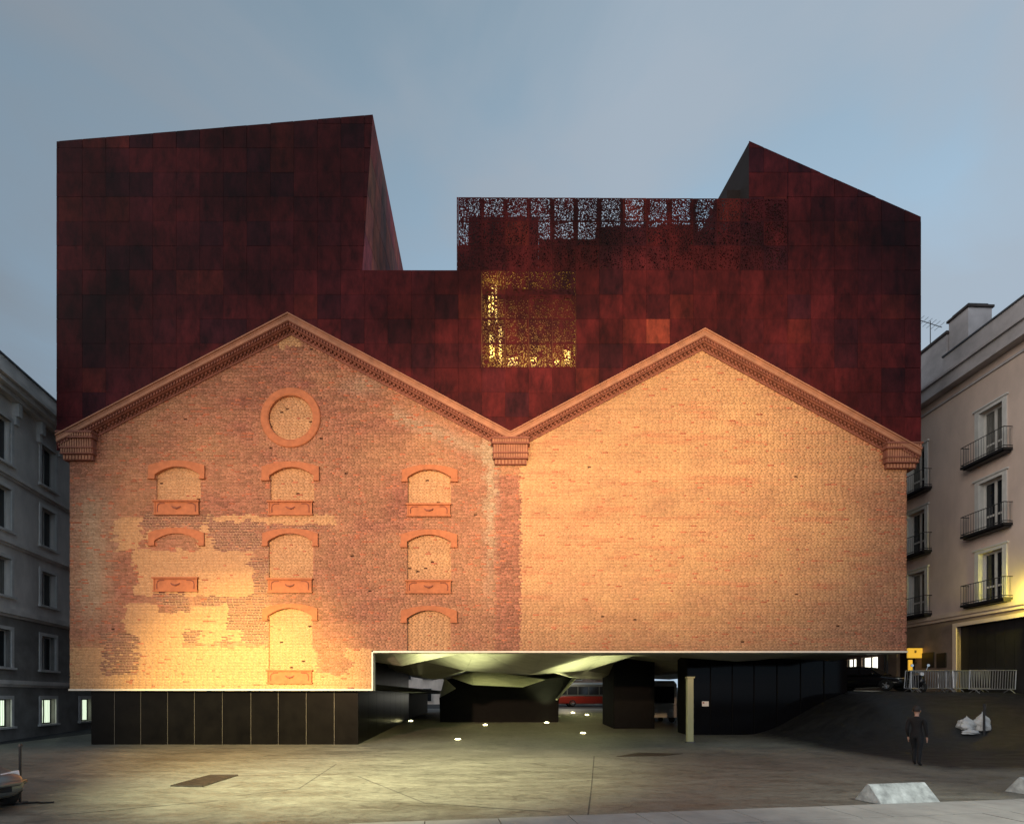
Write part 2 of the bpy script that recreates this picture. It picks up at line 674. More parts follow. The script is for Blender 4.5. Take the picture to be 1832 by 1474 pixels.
def facade_tone(px, py, infill):
    """brick colour, mortar colour: exposed brick, lime-washed patches and old stains"""
    n = len(px)
    wx = px + (fbm(px / 14, py / 14, 3) - 0.5) * 26
    wy = py + (fbm(px / 14, py / 14, 9) - 0.5) * 16
    big = fbm(px / 120, py / 90, 21)
    mid = fbm(px / 34, py / 16, 5)
    left = px < 933
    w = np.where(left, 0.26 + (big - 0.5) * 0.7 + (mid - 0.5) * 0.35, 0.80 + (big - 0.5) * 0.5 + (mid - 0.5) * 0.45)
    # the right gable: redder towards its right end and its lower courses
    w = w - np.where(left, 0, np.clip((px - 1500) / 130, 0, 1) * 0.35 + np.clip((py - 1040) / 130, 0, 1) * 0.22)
    red = fbm(px / 70, py / 9, 31)
    rs = (np.where(left, 0.0, np.clip((red - 0.60) * 5, 0, 0.65)) * (1 - infill))[:, None]
    # grey, weathered left border and pilaster stains
    grey = np.clip(1 - np.abs(wx - 165) / 55, 0, 1) * np.clip((py - 850) / 60, 0, 1) * np.clip((1150 - py) / 80, 0, 1)
    st = np.clip(1 - np.abs(wx - 877) / 16, 0, 1) * np.clip((py - 770) / 30, 0, 1) * np.clip((1130 - py) / 220, 0, 1)
    dg = np.clip(1 - np.abs((py - 745) - (px - 740) * 0.42 - 12) / 22, 0, 1) * ((px > 700) & (px < 890))
    dg2 = np.clip(1 - np.hypot((wx - 650) / 60, (wy - 690) / 26), 0, 1)
    gy = np.clip(grey * 0.9 + st + dg * 0.7 + dg2 * 0.6, 0, 1)
    w = np.maximum(w, gy * 0.75)
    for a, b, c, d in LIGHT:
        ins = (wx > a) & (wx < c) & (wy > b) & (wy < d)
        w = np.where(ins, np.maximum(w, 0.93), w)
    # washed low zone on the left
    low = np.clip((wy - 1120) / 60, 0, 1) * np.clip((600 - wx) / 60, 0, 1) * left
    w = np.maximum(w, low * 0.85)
    dk = np.zeros(n)
    for a, b, c, d in DARK:
        ins = (wx > a) & (wx < c) & (wy > b) & (wy < d)
        dk = np.where(ins & (RNG.random(n) < 0.86), 1.0, dk)
    w = np.where(dk > 0, 0.05, w)
    pil = (px > 888) & (px < 933) & (py > 850)
    w = np.where(pil, w * 0.25, w)
    w = np.where(infill, 0.85 + (mid - 0.5) * 0.35, w)
    dk = np.where(infill, 0, dk)
    w = np.clip(w, 0, 1)[:, None]
    dk = dk[:, None]
    r = RNG.random(n)[:, None]
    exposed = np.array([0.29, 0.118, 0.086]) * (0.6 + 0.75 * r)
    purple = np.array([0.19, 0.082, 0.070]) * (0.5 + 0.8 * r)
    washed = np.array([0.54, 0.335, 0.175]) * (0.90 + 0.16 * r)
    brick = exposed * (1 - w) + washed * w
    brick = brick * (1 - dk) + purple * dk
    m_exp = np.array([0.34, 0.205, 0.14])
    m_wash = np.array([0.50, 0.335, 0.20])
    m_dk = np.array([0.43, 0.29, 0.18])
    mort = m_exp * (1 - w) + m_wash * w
    mort = mort * (1 - dk) + m_dk * dk
    gyc = (gy * 0.7)[:, None]
    grc = np.array([0.36, 0.31, 0.24])
    brick = brick * (1 - gyc) + grc * (0.75 + 0.4 * r) * gyc
    mort = mort * (1 - gyc) + grc * gyc
    brick = brick * (1 - rs) + np.array([0.46, 0.205, 0.115]) * (0.85 + 0.3 * r) * rs
    mort = mort * (1 - rs * 0.6) + np.array([0.46, 0.24, 0.14]) * rs * 0.6
    ck = np.round(py * 1.3).astype(np.int64)
    cv = (((ck * 7919 + 13) * 104729) & 0xffff) / 65535.0
    brick = brick * (0.90 + 0.2 * cv)[:, None]
    # odd redder bricks, and a few knocked-out ones
    odd = (RNG.random(n) < np.where(w[:, 0] > 0.6, 0.018, 0.05))[:, None]
    brick = np.where(odd, np.array([0.42, 0.15, 0.085]) * (0.8 + 0.4 * r), brick)
    return brick, mort, dk[:, 0]


def brick_rows(spans_of, py_top, py_bot, course=0.07):
    """cells (x0, x1, z0, z1) in metres, laid in alternate courses of stretchers and headers"""
    cells = []
    z = EYE + (HY - py_bot) / S
    zt = EYE + (HY - py_top) / S
    k = 0
    while z < zt:
        py = HY - (z + course / 2 - EYE) * S
        L = 0.28 if k % 2 == 0 else 0.14
        off = (0.07 if k % 2 else 0) + random.uniform(0, 0.14)
        for a, b in spans_of(py):
            xa, xb = (a - CX) / S, (b - CX) / S
            if xb - xa < 0.05:
                continue
            e = np.arange(math.floor((xa - off) / L) * L + off, xb + L, L)
            x0 = np.clip(e[:-1], xa, xb)
            x1 = np.clip(e[1:], xa, xb)
            ok = x1 - x0 > 0.03
            for p, q in zip(x0[ok], x1[ok]):
                cells.append((p, q, z, z + course))
        z += course
        k += 1
    return np.array(cells)


def brick_mesh(name, cells, parent, infill, ybase):
    n = len(cells)
    x0, x1, z0, z1 = cells.T
    px = (x0 + x1) / 2 * S + CX
    py = HY - ((z0 + z1) / 2 - EYE) * S
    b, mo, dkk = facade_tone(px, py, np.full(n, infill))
    j = 0.009 + 0.007 * dkk
    yf = ybase - 0.016 - RNG.random(n) * 0.016
    hole = RNG.random(n) < (np.where(px > 933, 0.0012, 0.03 if infill else 0.0022))
    big = fbm(px / 40, py / 40, 77)
    hole &= (big > 0.5) & (x1 - x0 < 0.2)
    yf = np.where(hole, ybase + 0.06, yf)
    b = np.where(hole[:, None], np.array([0.11, 0.055, 0.04]), b)
    zr = np.zeros(n)
    # a brick: proud front and its four edges
    a0, a1, c0, c1 = x0 + j, x1 - j, z0 + j, z1 - j
    yb = np.full(n, ybase + 0.004)
    fr = [np.stack([a0, yf, c0], 1), np.stack([a1, yf, c0], 1), np.stack([a1, yf, c1], 1), np.stack([a0, yf, c1], 1)]
    bk = [np.stack([a0, yb, c0], 1), np.stack([a1, yb, c0], 1), np.stack([a1, yb, c1], 1), np.stack([a0, yb, c1], 1)]
    V = np.stack(fr + bk, 1).reshape(-1, 3)
    o = (np.arange(n) * 8)[:, None]
    qs = [(0, 1, 2, 3), (4, 5, 1, 0), (5, 6, 2, 1), (6, 7, 3, 2), (7, 4, 0, 3)]
    Q = np.concatenate([o + np.array(q)[None] for q in qs])
    tone = np.ones((n * 8, 4))
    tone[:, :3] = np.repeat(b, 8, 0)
    t = tag(mesh_raw(name, V, Q, M['brick'], parent, tone), kind='stuff')
    # mortar bed behind, one cell for each brick, recessed at the missing ones
    keep = ~hole
    ym = np.where(hole, ybase + 0.08, ybase)
    mv = [np.stack([x0, ym, z0], 1), np.stack([x1, ym, z0], 1), np.stack([x1, ym, z1], 1), np.stack([x0, ym, z1], 1)]
    V = np.stack(mv, 1).reshape(-1, 3)
    Q = (np.arange(n) * 4)[:, None] + np.array([0, 1, 2, 3])[None]
    tone = np.ones((n * 4, 4))
    tone[:, :3] = np.repeat(mo, 4, 0)
    mesh_raw('mortar', V, Q, M['brick'], parent, tone)
    return t


def build_brick_facade():
    fac = part_empty('brick_facade', museum)

    def spans(py):
        out = []
        if py < 1164.5:
            xa, xb = 125.0, 1622.0
        else:
            xa, xb = 125.0, 665.0
        # under the gables
        segs = []
        yy = py + 12
        l0, l1 = 514 - (yy - 601) / 0.535, 514 + (yy - 601) / 0.535
        r0, r1 = 1258 - (yy - 632) / 0.524, 1258 + (yy - 632) / 0.524
        if yy > 601:
            segs.append((max(xa, l0), min(xb, l1)))
        if yy > 632:
            segs.append((max(xa, r0), min(xb, r1)))
        if len(segs) == 2 and segs[0][1] >= segs[1][0]:
            segs = [(segs[0][0], max(segs[1][1], segs[0][1]))]
        for a, b in segs:
            cur = a
            for p, q in open_spans(py):
                if p > a and q < b:
                    out.append((cur, p))
                    cur = q
            out.append((cur, b))
        return out
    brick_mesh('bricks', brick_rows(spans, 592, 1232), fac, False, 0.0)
    # wall core behind the bricks, and the plates that close it below
    c = MB()
    q = lambda a, b: ((a - CX) / S, EYE + (HY - b) / S)
    c.prism([q(126, 1231), q(126, 800), q(514, 594), q(913, 806), q(1258, 624), q(1621, 813), q(1621, 1163), q(664, 1163), q(664, 1231)], 0.30, 0.55)
    c.build('wall_core', M['core'], fac)
    e = MB()
    zl, zr = EYE + (HY - 1233) / S, EYE + (HY - 1166) / S
    xl, xm, xr = (124 - CX) / S, (666 - CX) / S, (1622.5 - CX) / S
    e.box(xl, xm, -0.05, 0.34, zl - 0.05, zl + 0.02)
    e.box(xm - 0.02, xm + 0.045, -0.052, 0.34, zl - 0.052, zr)
    e.box(xm + 0.047, xr, -0.05, 0.34, zr - 0.03, zr + 0.045)
    e.build('steel_edge', M['trim'], fac)
    # bricked-up openings
    for w in WIN:
        h = w['hood']
        win = part_empty('blind_window', museum)
        if w['op']:
            x0, x1, cr, sp, bt = w['op']

            def sp_of(py, x0=x0, x1=x1, cr=cr, bt=bt):
                return [(x0 - 3, x1 + 3)] if cr - 6 < py < bt + 2 else []
            brick_mesh('infill_bricks', brick_rows(sp_of, cr - 5, bt + (0 if w['sill'] else 0)), win, True, 0.09)
            rv = MB()
            a, b = (x0 - CX) / S, (x1 - CX) / S
            z0, z1 = EYE + (HY - bt) / S, EYE + (HY - sp) / S
            rv.box(a - 0.05, a - 0.004, 0.012, 0.14, z0, z1)
            rv.box(b + 0.004, b + 0.05, 0.012, 0.14, z0, z1)
            rv.build('reveal', M['cornice'], win)
        # hood mould: arch band with two ears
        hx0, hx1, ht, hf = h
        ar = w['op'][:4] if w['op'] else w['arch']
        ix0, ix1, icr, isp = ar
        ix0 -= 0.5
        ix1 += 0.5
        m = 10
        inner, outer = [], []
        for i in range(m + 1):
            t = i / m
            u = 2 * t - 1
            inner.append(q(ix0 + (ix1 - ix0) * t, isp - (isp - icr) * (1 - u * u)))
            outer.append(q(hx0 + (hx1 - hx0) * t, ht + 9 - 9 * (1 - u * u)))
        poly = [q(hx0, hf)] + outer + [q(hx1, hf), q(ix1, hf)] + inner[::-1] + [q(ix0, hf)]
        hm = MB()
        n = m + 1
        vs, fs = [], []
        for y in (-0.11, 0.05):
            vs += [(x, y, z) for x, z in outer] + [(x, y, z) for x, z in inner]
        for i in range(m):
            fs += [(i, i + 1, n + i + 1, n + i), (i, i + 2 * n, i + 1 + 2 * n, i + 1), (n + i, n + i + 1, 3 * n + i + 1, 3 * n + i)]
        fs += [(0, n, 3 * n, 2 * n), (m, 2 * n + m, 3 * n + m, n + m)]
        hm.add(vs, fs)
        for s0, s1, zt in ((hx0, ix0, inner[0]), (ix1, hx1, inner[-1])):
            a, zf = q(min(s0, s1), hf)
            b, _ = q(max(s0, s1), hf)
            hm.prism([(a, zf), (b, zf), (b, zt[1] - 0.002 if s0 == hx0 else outer[-1][1]), (a, outer[0][1] if s0 == hx0 else zt[1] - 0.002)], -0.109, 0.05)
            hm.box(a - 0.02, b + 0.02, -0.15, 0.04, zf - 0.06, zf)
        hm.build('hood', M['terracotta'], win)
        if w['sill']:
            x0, x1, t, bt = w['sill']
            a, zb = q(x0, bt)
            b, zt = q(x1, t)
            s = MB()
            s.box(a, b, -0.08, 0.03, zb + 0.06, zt - 0.07)
            pn = s.build('sill_panel', M['terracotta'], win)
            MB().box(a - 0.05, b + 0.05, -0.17, 0.10, zt - 0.07, zt).build('sill_ledge', M['terracotta'], win)
            MB().box(a - 0.03, b + 0.03, -0.13, 0.03, zb, zb + 0.06).build('sill_base', M['terracotta'], win)
            # raised scrolled frame and the swag in its middle
            zc0, zc1 = zb + 0.13, zt - 0.13
            for sx in (-1, 1):
                fr = MB()
                c0 = (a + b) / 2 + sx * ((b - a) / 2 - 0.17)
                fr.tube([(c0 - sx * 0.30, -0.09, zc1), (c0 - sx * 0.10, -0.09, zc1), (c0, -0.09, zc1 - 0.06), (c0 + sx * 0.03, -0.09, (zc0 + zc1) / 2), (c0 + sx * 0.02, -0.09, zc0)], 0.022, 5)
                fr.build('scroll', M['cornice_red'], win)
                e0, e1 = (a, a + 0.05) if sx < 0 else (b - 0.05, b)
                MB().box(e0, e1, -0.11, 0, zb + 0.061, zt - 0.071).build('end_strip', M['terracotta'], win)
            sw = MB()
            cx = (a + b) / 2
            zz = (zc0 + zc1) / 2
            sw.tube([(cx - 0.2, -0.1, zz + 0.06), (cx - 0.13, -0.11, zz), (cx, -0.12, zz - 0.04), (cx + 0.13, -0.11, zz), (cx + 0.2, -0.1, zz + 0.06)], [0.02, 0.03, 0.04, 0.03, 0.02], 6)
            sw.build('swag', M['cornice_red'], win)
    # the round one
    rw = part_empty('round_window', museum)
    cx, cy, r = CIRC

    def cs(py):
        k = (r + 4) ** 2 - (py - cy) ** 2
        return [(cx - k ** 0.5, cx + k ** 0.5)] if k > 0 else []
    brick_mesh('infill_bricks', brick_rows(cs, cy - r - 3, cy + r + 3), rw, True, 0.09)
    ring = MB()
    C = q(cx, cy)
    n = 48
    vs, fs = [], []
    for i in range(n):
        an = 2 * math.pi * i / n
        for rad, y in ((r - 0.5, 0.12), (r - 0.5, -0.07), (r + 2, -0.10), (r + 12, -0.10), (r + 13.5, -0.07), (r + 13.5, 0.03)):
            vs.append((C[0] + math.cos(an) * rad / S, y, C[1] + math.sin(an) * rad / S))
    for i in range(n):
        j = (i + 1) % n
        for k in range(5):
            fs.append((i * 6 + k, j * 6 + k, j * 6 + k + 1, i * 6 + k + 1))
    ring.add(vs, fs)
    ring.build('round_surround', M['terracotta'], rw, smooth=False)


build_brick_facade()


def build_cornice():
    YC = -0.45
    A, B, V, C2, E = P(98, 776, YC), P(514, 558, YC), P(913, 771, YC), P(1262, 586, YC), P(1650, 801, YC)

    def rake(p, q):
        o = part_empty('gable_cornice', museum)

        def layer(d0, d1, yf, mb, x0=None, x1=None):
            x0, x1 = (p.x if x0 is None else x0), (q.x if x1 is None else x1)
            zl = lambda x: p.z + (q.z - p.z) * (x - p.x) / (q.x - p.x)
            a, b = zl(x0), zl(x1)
            mb.prism([(x0, a - d1), (x1, b - d1), (x1, b - d0), (x0, a - d0)], yf, 0.5 if x1 - x0 > 1 else 0.02)
        n1, n2, n3, n4, n5 = MB(), MB(), MB(), MB(), MB()
        layer(0, 0.06, -0.45, n1)
        layer(0.06, 0.31, -0.40, n2)
        layer(0.13, 0.15, -0.415, n1)
        n1.build('coping', M['cornice'], o)
        n2.build('fascia', M['cornice'], o)
        layer(0.31, 0.345, -0.37, n3)
        layer(0.455, 0.50, -0.25, n3)
        layer(0.66, 0.73, -0.075, n3)
        n3.build('moulding', M['cornice_red'], o)
        layer(0.345, 0.455, -0.27, n4)
        layer(0.50, 0.66, -0.045, n4)
        n4.build('frieze', M['cornice_red'], o)
        L = q.x - p.x
        k = int(L / 0.125)
        for i in range(k):
            x0 = p.x + L * (i + 0.2) / k
            layer(0.347, 0.45, -0.335, n5, x0, x0 + 0.075)
        k = int(L / 0.17)
        for i in range(k):
            x0 = p.x + L * (i + 0.15) / k
            layer(0.502, 0.585, -0.17, n5, x0, x0 + 0.085)
            layer(0.575, 0.658, -0.10, n5, x0 + 0.085, x0 + 0.16)
        tag(n5.build('dentils', M['cornice_red'], o), kind='stuff')
    for p, q in ((A, B), (B, V), (V, C2), (C2, E)):
        rake(p, q)
    # corbelled end blocks
    for x0, x1, t, b in ((101, 166, 772, 823), (879, 948, 783, 831), (1585, 1650, 792, 838)):
        o = part_empty('corbel_block', museum)
        a, c = P(x0, t, -0.34).x, P(x1, t, -0.34).x
        zt, zb = P(0, t, -0.3).z, P(0, b, -0.15).z
        H = zt - zb
        m = MB()
        for f0, f1, ins, y in ((0, 0.07, 0, -0.42), (0.07, 0.2, 0.03, -0.36), (0.2, 0.25, 0.0, -0.38), (0.25, 0.55, 0.08, -0.27), (0.55, 0.6, 0.05, -0.31), (0.6, 0.76, 0.08, -0.25), (0.76, 0.8, 0.07, -0.27), (0.8, 1.0, 0.14, -0.16)):
            m.box(a + ins, c - ins, y, 0.2, zt - H * f1, zt - H * f0)
        m.build('block', M['cornice_red'], o)
        d = MB()
        for f0, f1, ins, y in ((0.075, 0.195, 0.05, -0.39), (0.255, 0.545, 0.10, -0.30), (0.605, 0.755, 0.10, -0.28)):
            k = int((c - a - 2 * ins) / 0.10)
            for i in range(k):
                u = a + ins + (c - a - 2 * ins) * (i + 0.2) / k
                d.box(u, u + 0.06, y, -0.1, zt - H * f1, zt - H * f0)
        for i in range(9):
            u = a + 0.16 + (c - a - 0.32) * i / 9
            d.box(u, u + 0.08, -0.2, -0.1, zt - H * 0.98, zt - H * 0.83)
        tag(d.build('dentils', M['cornice'], o), kind='stuff')


build_cornice()


# ---- rusty steel upper storeys
YS = 0.60
GX0, GW, GY0, GH = 862.0, 42.05, 483.5, 43.7


def clip_poly(poly, planes):
    """planes: (a, b, c) keeps a*x + b*y <= c"""
    for a, b, c in planes:
        out = []
        for i in range(len(poly)):
            p, q = poly[i], poly[(i + 1) % len(poly)]
            dp, dq = a * p[0] + b * p[1] - c, a * q[0] + b * q[1] - c
            if dp <= 0:
                out.append(p)
            if (dp < 0 < dq) or (dq < 0 < dp):
                t = dp / (dp - dq)
                out.append((p[0] + (q[0] - p[0]) * t, p[1] + (q[1] - p[1]) * t))
        poly = out
        if len(poly) < 3:
            return []
    return poly


def region_planes(pts):
    """convex polygon in pixel coordinates, clockwise on screen"""
    pl = []
    for i in range(len(pts)):
        (x0, y0), (x1, y1) = pts[i], pts[(i + 1) % len(pts)]
        nx, ny = (y1 - y0), -(x1 - x0)
        pl.append((nx, ny, nx * x0 + ny * y0))
    return pl


def panel_color(k=0.85):
    t = random.random()
    v = random.uniform(0.84, 1.16)
    if t < 0.06:
        c = (0.105, 0.020, 0.016)
    elif t < 0.55:
        c = (0.080, 0.0135, 0.0145)
    elif t < 0.85:
        c = (0.064, 0.0120, 0.0145)
    else:
        c = (0.046, 0.0105, 0.0150)
    return tuple(x * v * k for x in c) + (1,)


def perforated_panel(name, w, h, n, density, parent, bars=False):
    """sheet with real holes: n x n cells, the holes left open, with thickness"""
    rows = [[False] * n for _ in range(n)]
    for j in range(n):
        for i in range(n):
            if 0 < i < n - 1 and 0 < j < n - 1 and random.random() < density:
                rows[j][i] = True
    m = MB()
    vid = {}
    th = 0.02

    def v(i, j, k):
        key = (i, j, k)
        if key not in vid:
            r = random.Random(i * 131 + j * 17 + int(w * 1000))
            dx = (r.random() - 0.5) * 0.5 * w / n if 0 < i < n else 0
            dz = (r.random() - 0.5) * 0.5 * h / n if 0 < j < n else 0
            vid[key] = len(m.v)
            m.v.append((i * w / n + dx, k * th, j * h / n + dz))
        return vid[key]
    for j in range(n):
        for i in range(n):
            if rows[j][i]:
                for (a, b, c, d, ii, jj) in ((i, j, i + 1, j, i, j - 1), (i + 1, j, i + 1, j + 1, i + 1, j), (i + 1, j + 1, i, j + 1, i, j + 1), (i, j + 1, i, j, i - 1, j)):
                    if 0 <= ii < n and 0 <= jj < n and not rows[jj][ii]:
                        m.f.append((v(a, b, 0), v(c, d, 0), v(c, d, 1), v(a, b, 1)))
            else:
                m.f.append((v(i, j, 0), v(i + 1, j, 0), v(i + 1, j + 1, 0), v(i, j + 1, 0)))
                m.f.append((v(i, j, 1), v(i, j + 1, 1), v(i + 1, j + 1, 1), v(i + 1, j, 1)))
    return m.build(name, M['corten'], parent)


def build_corten():
    clad = part_empty('corten_cladding', museum)
    k = (YS + DIST) / F
    W, H = GW * k, GH * k
    gap = 0.004
    full = MB()
    full.box(gap, W - gap, 0, 0.03, gap, H - gap)
    proto = None
    regions = [
        [(101, 253), (667, 205), (648, 483.5), (101, 483.5)],
        [(101, 483.5), (1648, 483.5), (1648, 806), (101, 806)],
        [(817, 353), (1410, 356), (1410, 483.5), (817, 483.5)],
        [(1410, 283), (1648, 388), (1648, 483.5), (1410, 483.5)],
        [(1340, 252), (1410, 283), (1410, 357), (1340, 357)],
    ]
    i0, i1 = -19, 20
    j0, j1 = -8, 9
    for ri, reg in enumerate(regions):
        pl = region_planes(reg)
        for i in range(i0, i1):
            for j in range(j0, j1):
                x0, y0 = GX0 + i * GW, GY0 + j * GH
                x1, y1 = x0 + GW, y0 + GH
                cell = [(x0, y0), (x1, y0), (x1, y1), (x0, y1)]
                pg = clip_poly(cell, pl)
                if len(pg) < 3:
                    continue
                ar = 0.5 * abs(sum(pg[a][0] * pg[(a + 1) % len(pg)][1] - pg[(a + 1) % len(pg)][0] * pg[a][1] for a in range(len(pg))))
                if ar < 25:
                    continue
                # hidden behind the brick gables
                top = min(p[1] for p in pg)
                xa, xb = min(p[0] for p in pg), max(p[0] for p in pg)
                gl = min(float(gable_py(np.array(xa))), float(gable_py(np.array(xb))), *( [601.0] if xa < 514 < xb else []), *([632.0] if xa < 1258 < xb else []))
                if max(float(gable_py(np.array(xa))), float(gable_py(np.array(xb)))) - 30 < top and not (xa < VAL < xb):
                    if gl - 36 < top:
                        continue
                isfull = ar > GW * GH * 0.995
                perf = None
                if ri == 2 or ri == 4:
                    perf = 0.27 if j < -1 else 0.20
                if ri == 1 and 0 <= i < 4 and 0 <= j < 4:
                    perf = 0.30 if (i == 0 or j == 3) else 0.20
                if perf and ri != 4 and (isfull or ri == 2):
                    # screens keep the whole grid cell; the ragged left column is narrower
                    xw = (xb - xa) * k
                    yb = max(p[1] for p in pg)
                    tp = min(p[1] for p in pg)
                    o = perforated_panel('perforated_panel', xw - 2 * gap, (yb - tp) * k - 2 * gap, 30 if xw > 0.6 else 18, perf, clad)
                    o.location = P(xa, yb, YS) + Vector((gap, 0, gap))
                elif isfull:
                    if proto is None:
                        proto = full.build('steel_panel', M['corten'], clad)
                        o = proto
                    else:
                        o = proto.copy()
                        COL.objects.link(o)
                    o.location = P(x0, y1, YS)
                else:
                    c0, c1 = sum(p[0] for p in pg) / len(pg), sum(p[1] for p in pg) / len(pg)
                    org = P(c0, c1, YS)
                    loc = []
                    for a, b in pg:
                        v = P(a, b, YS) - org
                        ln = max(0.05, math.hypot(v.x, v.z))
                        f = 1 - 0.012 / ln
                        loc.append((v.x * f, v.z * f))
                    o = MB().prism(loc, 0, 0.03).build('steel_panel', M['corten'], clad)
                    o.location = org
                o.location.y += random.uniform(-0.003, 0.003)
                o.rotation_euler = (random.uniform(-0.003, 0.003), 0, random.uniform(-0.003, 0.003))
                o.color = panel_color(0.54)
                if i == 7 and j == 2 or (i, j) == (3, 6):
                    o.color = (0.12, 0.030, 0.017, 1)
    # masses behind the panels
    yb = YS + 0.05

    def Q(a, b):
        v = P(a, b, yb)
        return (v.x, v.z)
    body = MB()
    # the body goes round the recessed window
    body.prism([Q(102, 484.5), Q(860, 484.5), Q(860, 805), Q(102, 805)], yb, 30)
    body.prism([Q(1032, 484.5), Q(1647, 484.5), Q(1647, 805), Q(1032, 805)], yb, 30)
    body.prism([Q(860, 660), Q(1032, 660), Q(1032, 805), Q(860, 805)], yb, 30)
    body.build('upper_body', M['dark_back'], museum)
    lt = MB()
    a, b, c, d = P(102, 254, yb), P(666, 206, yb), P(647, 483.5, yb), P(102, 483.5, yb)
    r1 = P(725, 505, 11.0)
    r2 = Vector((P(672, 483.5, yb).x, 11.0, c.z))
    l1, l2 = Vector((a.x, 11, a.z)), Vector((d.x, 11, d.z))
    lt.add([a, b, c, d, l1, r1, r2, l2], [(0, 1, 2, 3), (0, 4, 5, 1), (4, 7, 6, 5), (0, 3, 7, 4)])
    lt.build('tower_body', M['dark_back'], museum)
    # its right-hand side, in tall panels
    for n in range(9):
        t0, t1 = n / 9, (n + 1) / 9
        tb, bb = b.lerp(r1, t0), c.lerp(r2, t0)
        te, be = b.lerp(r1, t1), c.lerp(r2, t1)
        rows = 4
        for m_ in range(rows):
            s0, s1 = m_ / rows, (m_ + 1) / rows
            v = [tb.lerp(bb, s0), te.lerp(be, s0), te.lerp(be, s1), tb.lerp(bb, s1)]
            cc = sum(v, Vector()) / 4
            v = [cc + (p - cc) * 0.985 + Vector((0.03, 0, 0)) for p in v]
            o = MB().add(v + [p - Vector((0.02, 0, 0)) for p in v], [(0, 1, 2, 3), (7, 6, 5, 4), (0, 4, 5, 1), (1, 5, 6, 2), (2, 6, 7, 3), (3, 7, 4, 0)]).build('steel_panel', M['corten'], clad)
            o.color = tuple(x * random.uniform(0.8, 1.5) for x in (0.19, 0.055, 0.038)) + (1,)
    # the right tower: runs straight back from its corner
    rt = MB()
    a, b, c, d = P(1341, 253, yb), P(1647, 389, yb), P(1647, 483.5, yb), P(1341, 483.5, yb)
    zr = P(1285, 357, 4.2)
    bk = Vector((zr.x - 0.1, 9, zr.z + 1.0))
    rt.add([a, b, c, d, bk, Vector((b.x, 9, b.z)), Vector((c.x, 9, c.z)), Vector((d.x, 9, d.z))],
           [(0, 1, 2, 3), (0, 4, 5, 1), (4, 7, 6, 5), (1, 5, 6, 2), (0, 3, 7, 4)])
    rt.build('tower_body', M['dark_back'], museum)
    # behind the screen: terrace walls of several heights, with posts
    Yb = 1.7
    for x0, x1, t in ((818, 838, 440), (838, 964, 388), (964, 1066, 428), (1066, 1176, 406), (1176, 1250, 402), (1250, 1300, 412), (1300, 1420, 340)):
        p0, p1 = P(x0 + 0.4, t, Yb), P(x1 - 0.4, 484.5, Yb)
        MB().box(p0.x, p1.x, Yb, Yb + 0.3, p1.z - 1.0, p0.z).build('terrace_wall', M['dark_back'], museum)
    z0, z1 = P(0, 483, 0.7).z, P(0, 356, 0.7).z
    for n in range(0, 13):
        x = P(GX0 + n * GW, 0, 0.7).x
        MB().box(x - 0.1, x + 0.1, 0.66, 0.85, z0, z1 - 0.05).build('screen_post', M['dark_back'], museum)
    fl = MB().box(P(818, 0, 1.7).x, P(1420, 0, 1.7).x, 1.68, 9.0, P(0, 484, yb).z - 0.3, P(0, 484, yb).z)
    fl.build('terrace_floor', M['dark_back'], museum)
    # lit window behind perforated panels
    w0, w1 = P(860, 658, yb), P(1032, 485, yb)
    rm = MB()
    ye = 2.0
    rm.box(w0.x, w1.x, ye, ye + 0.1, w0.z - 0.05, w1.z)
    rm.box(w0.x - 0.02, w0.x + 0.04, yb + 0.01, ye, w0.z, w1.z)
    rm.box(w1.x - 0.04, w1.x + 0.02, yb + 0.01, ye, w0.z, w1.z)
    rm.box(w0.x, w1.x, yb + 0.012, ye, w0.z - 0.03, w0.z + 0.03)
    rm.box(w0.x, w1.x, yb + 0.012, 9.0, w1.z - 0.03, w1.z + 0.0)
    rm.build('window_recess', M['room'], museum)
    warm = emit('warm_tube', (1.0, 0.76, 0.25), 1.5)
    for xa, xb, ya, yz in ((876, 884, 600, 640), (892, 898, 585, 650), (908, 926, 640, 653), (950, 960, 640, 653), (992, 1000, 645, 652), (1010, 1020, 622, 650), (874, 877, 528, 580), (886, 889, 500, 578), (880, 883, 505, 560)):
        p, q = P(xa, yz, 1.4), P(xb, ya, 1.4)
        MB().box(p.x, q.x, 1.38, 1.44, p.z, q.z).build('lamp_strip', warm, museum)
    for px, py, e in ((884, 628, 34), (945, 636, 50), (1005, 636, 38), (880, 540, 20), (950, 575, 9)):
        l = bpy.data.lights.new('room_light', 'POINT')
        l.energy = e
        l.color = (1.0, 0.74, 0.27)
        l.shadow_soft_size = 0.15
        o = bpy.data.objects.new('room_light', l)
        o.location = P(px, py, 1.25)
        COL.objects.link(o)


build_corten()


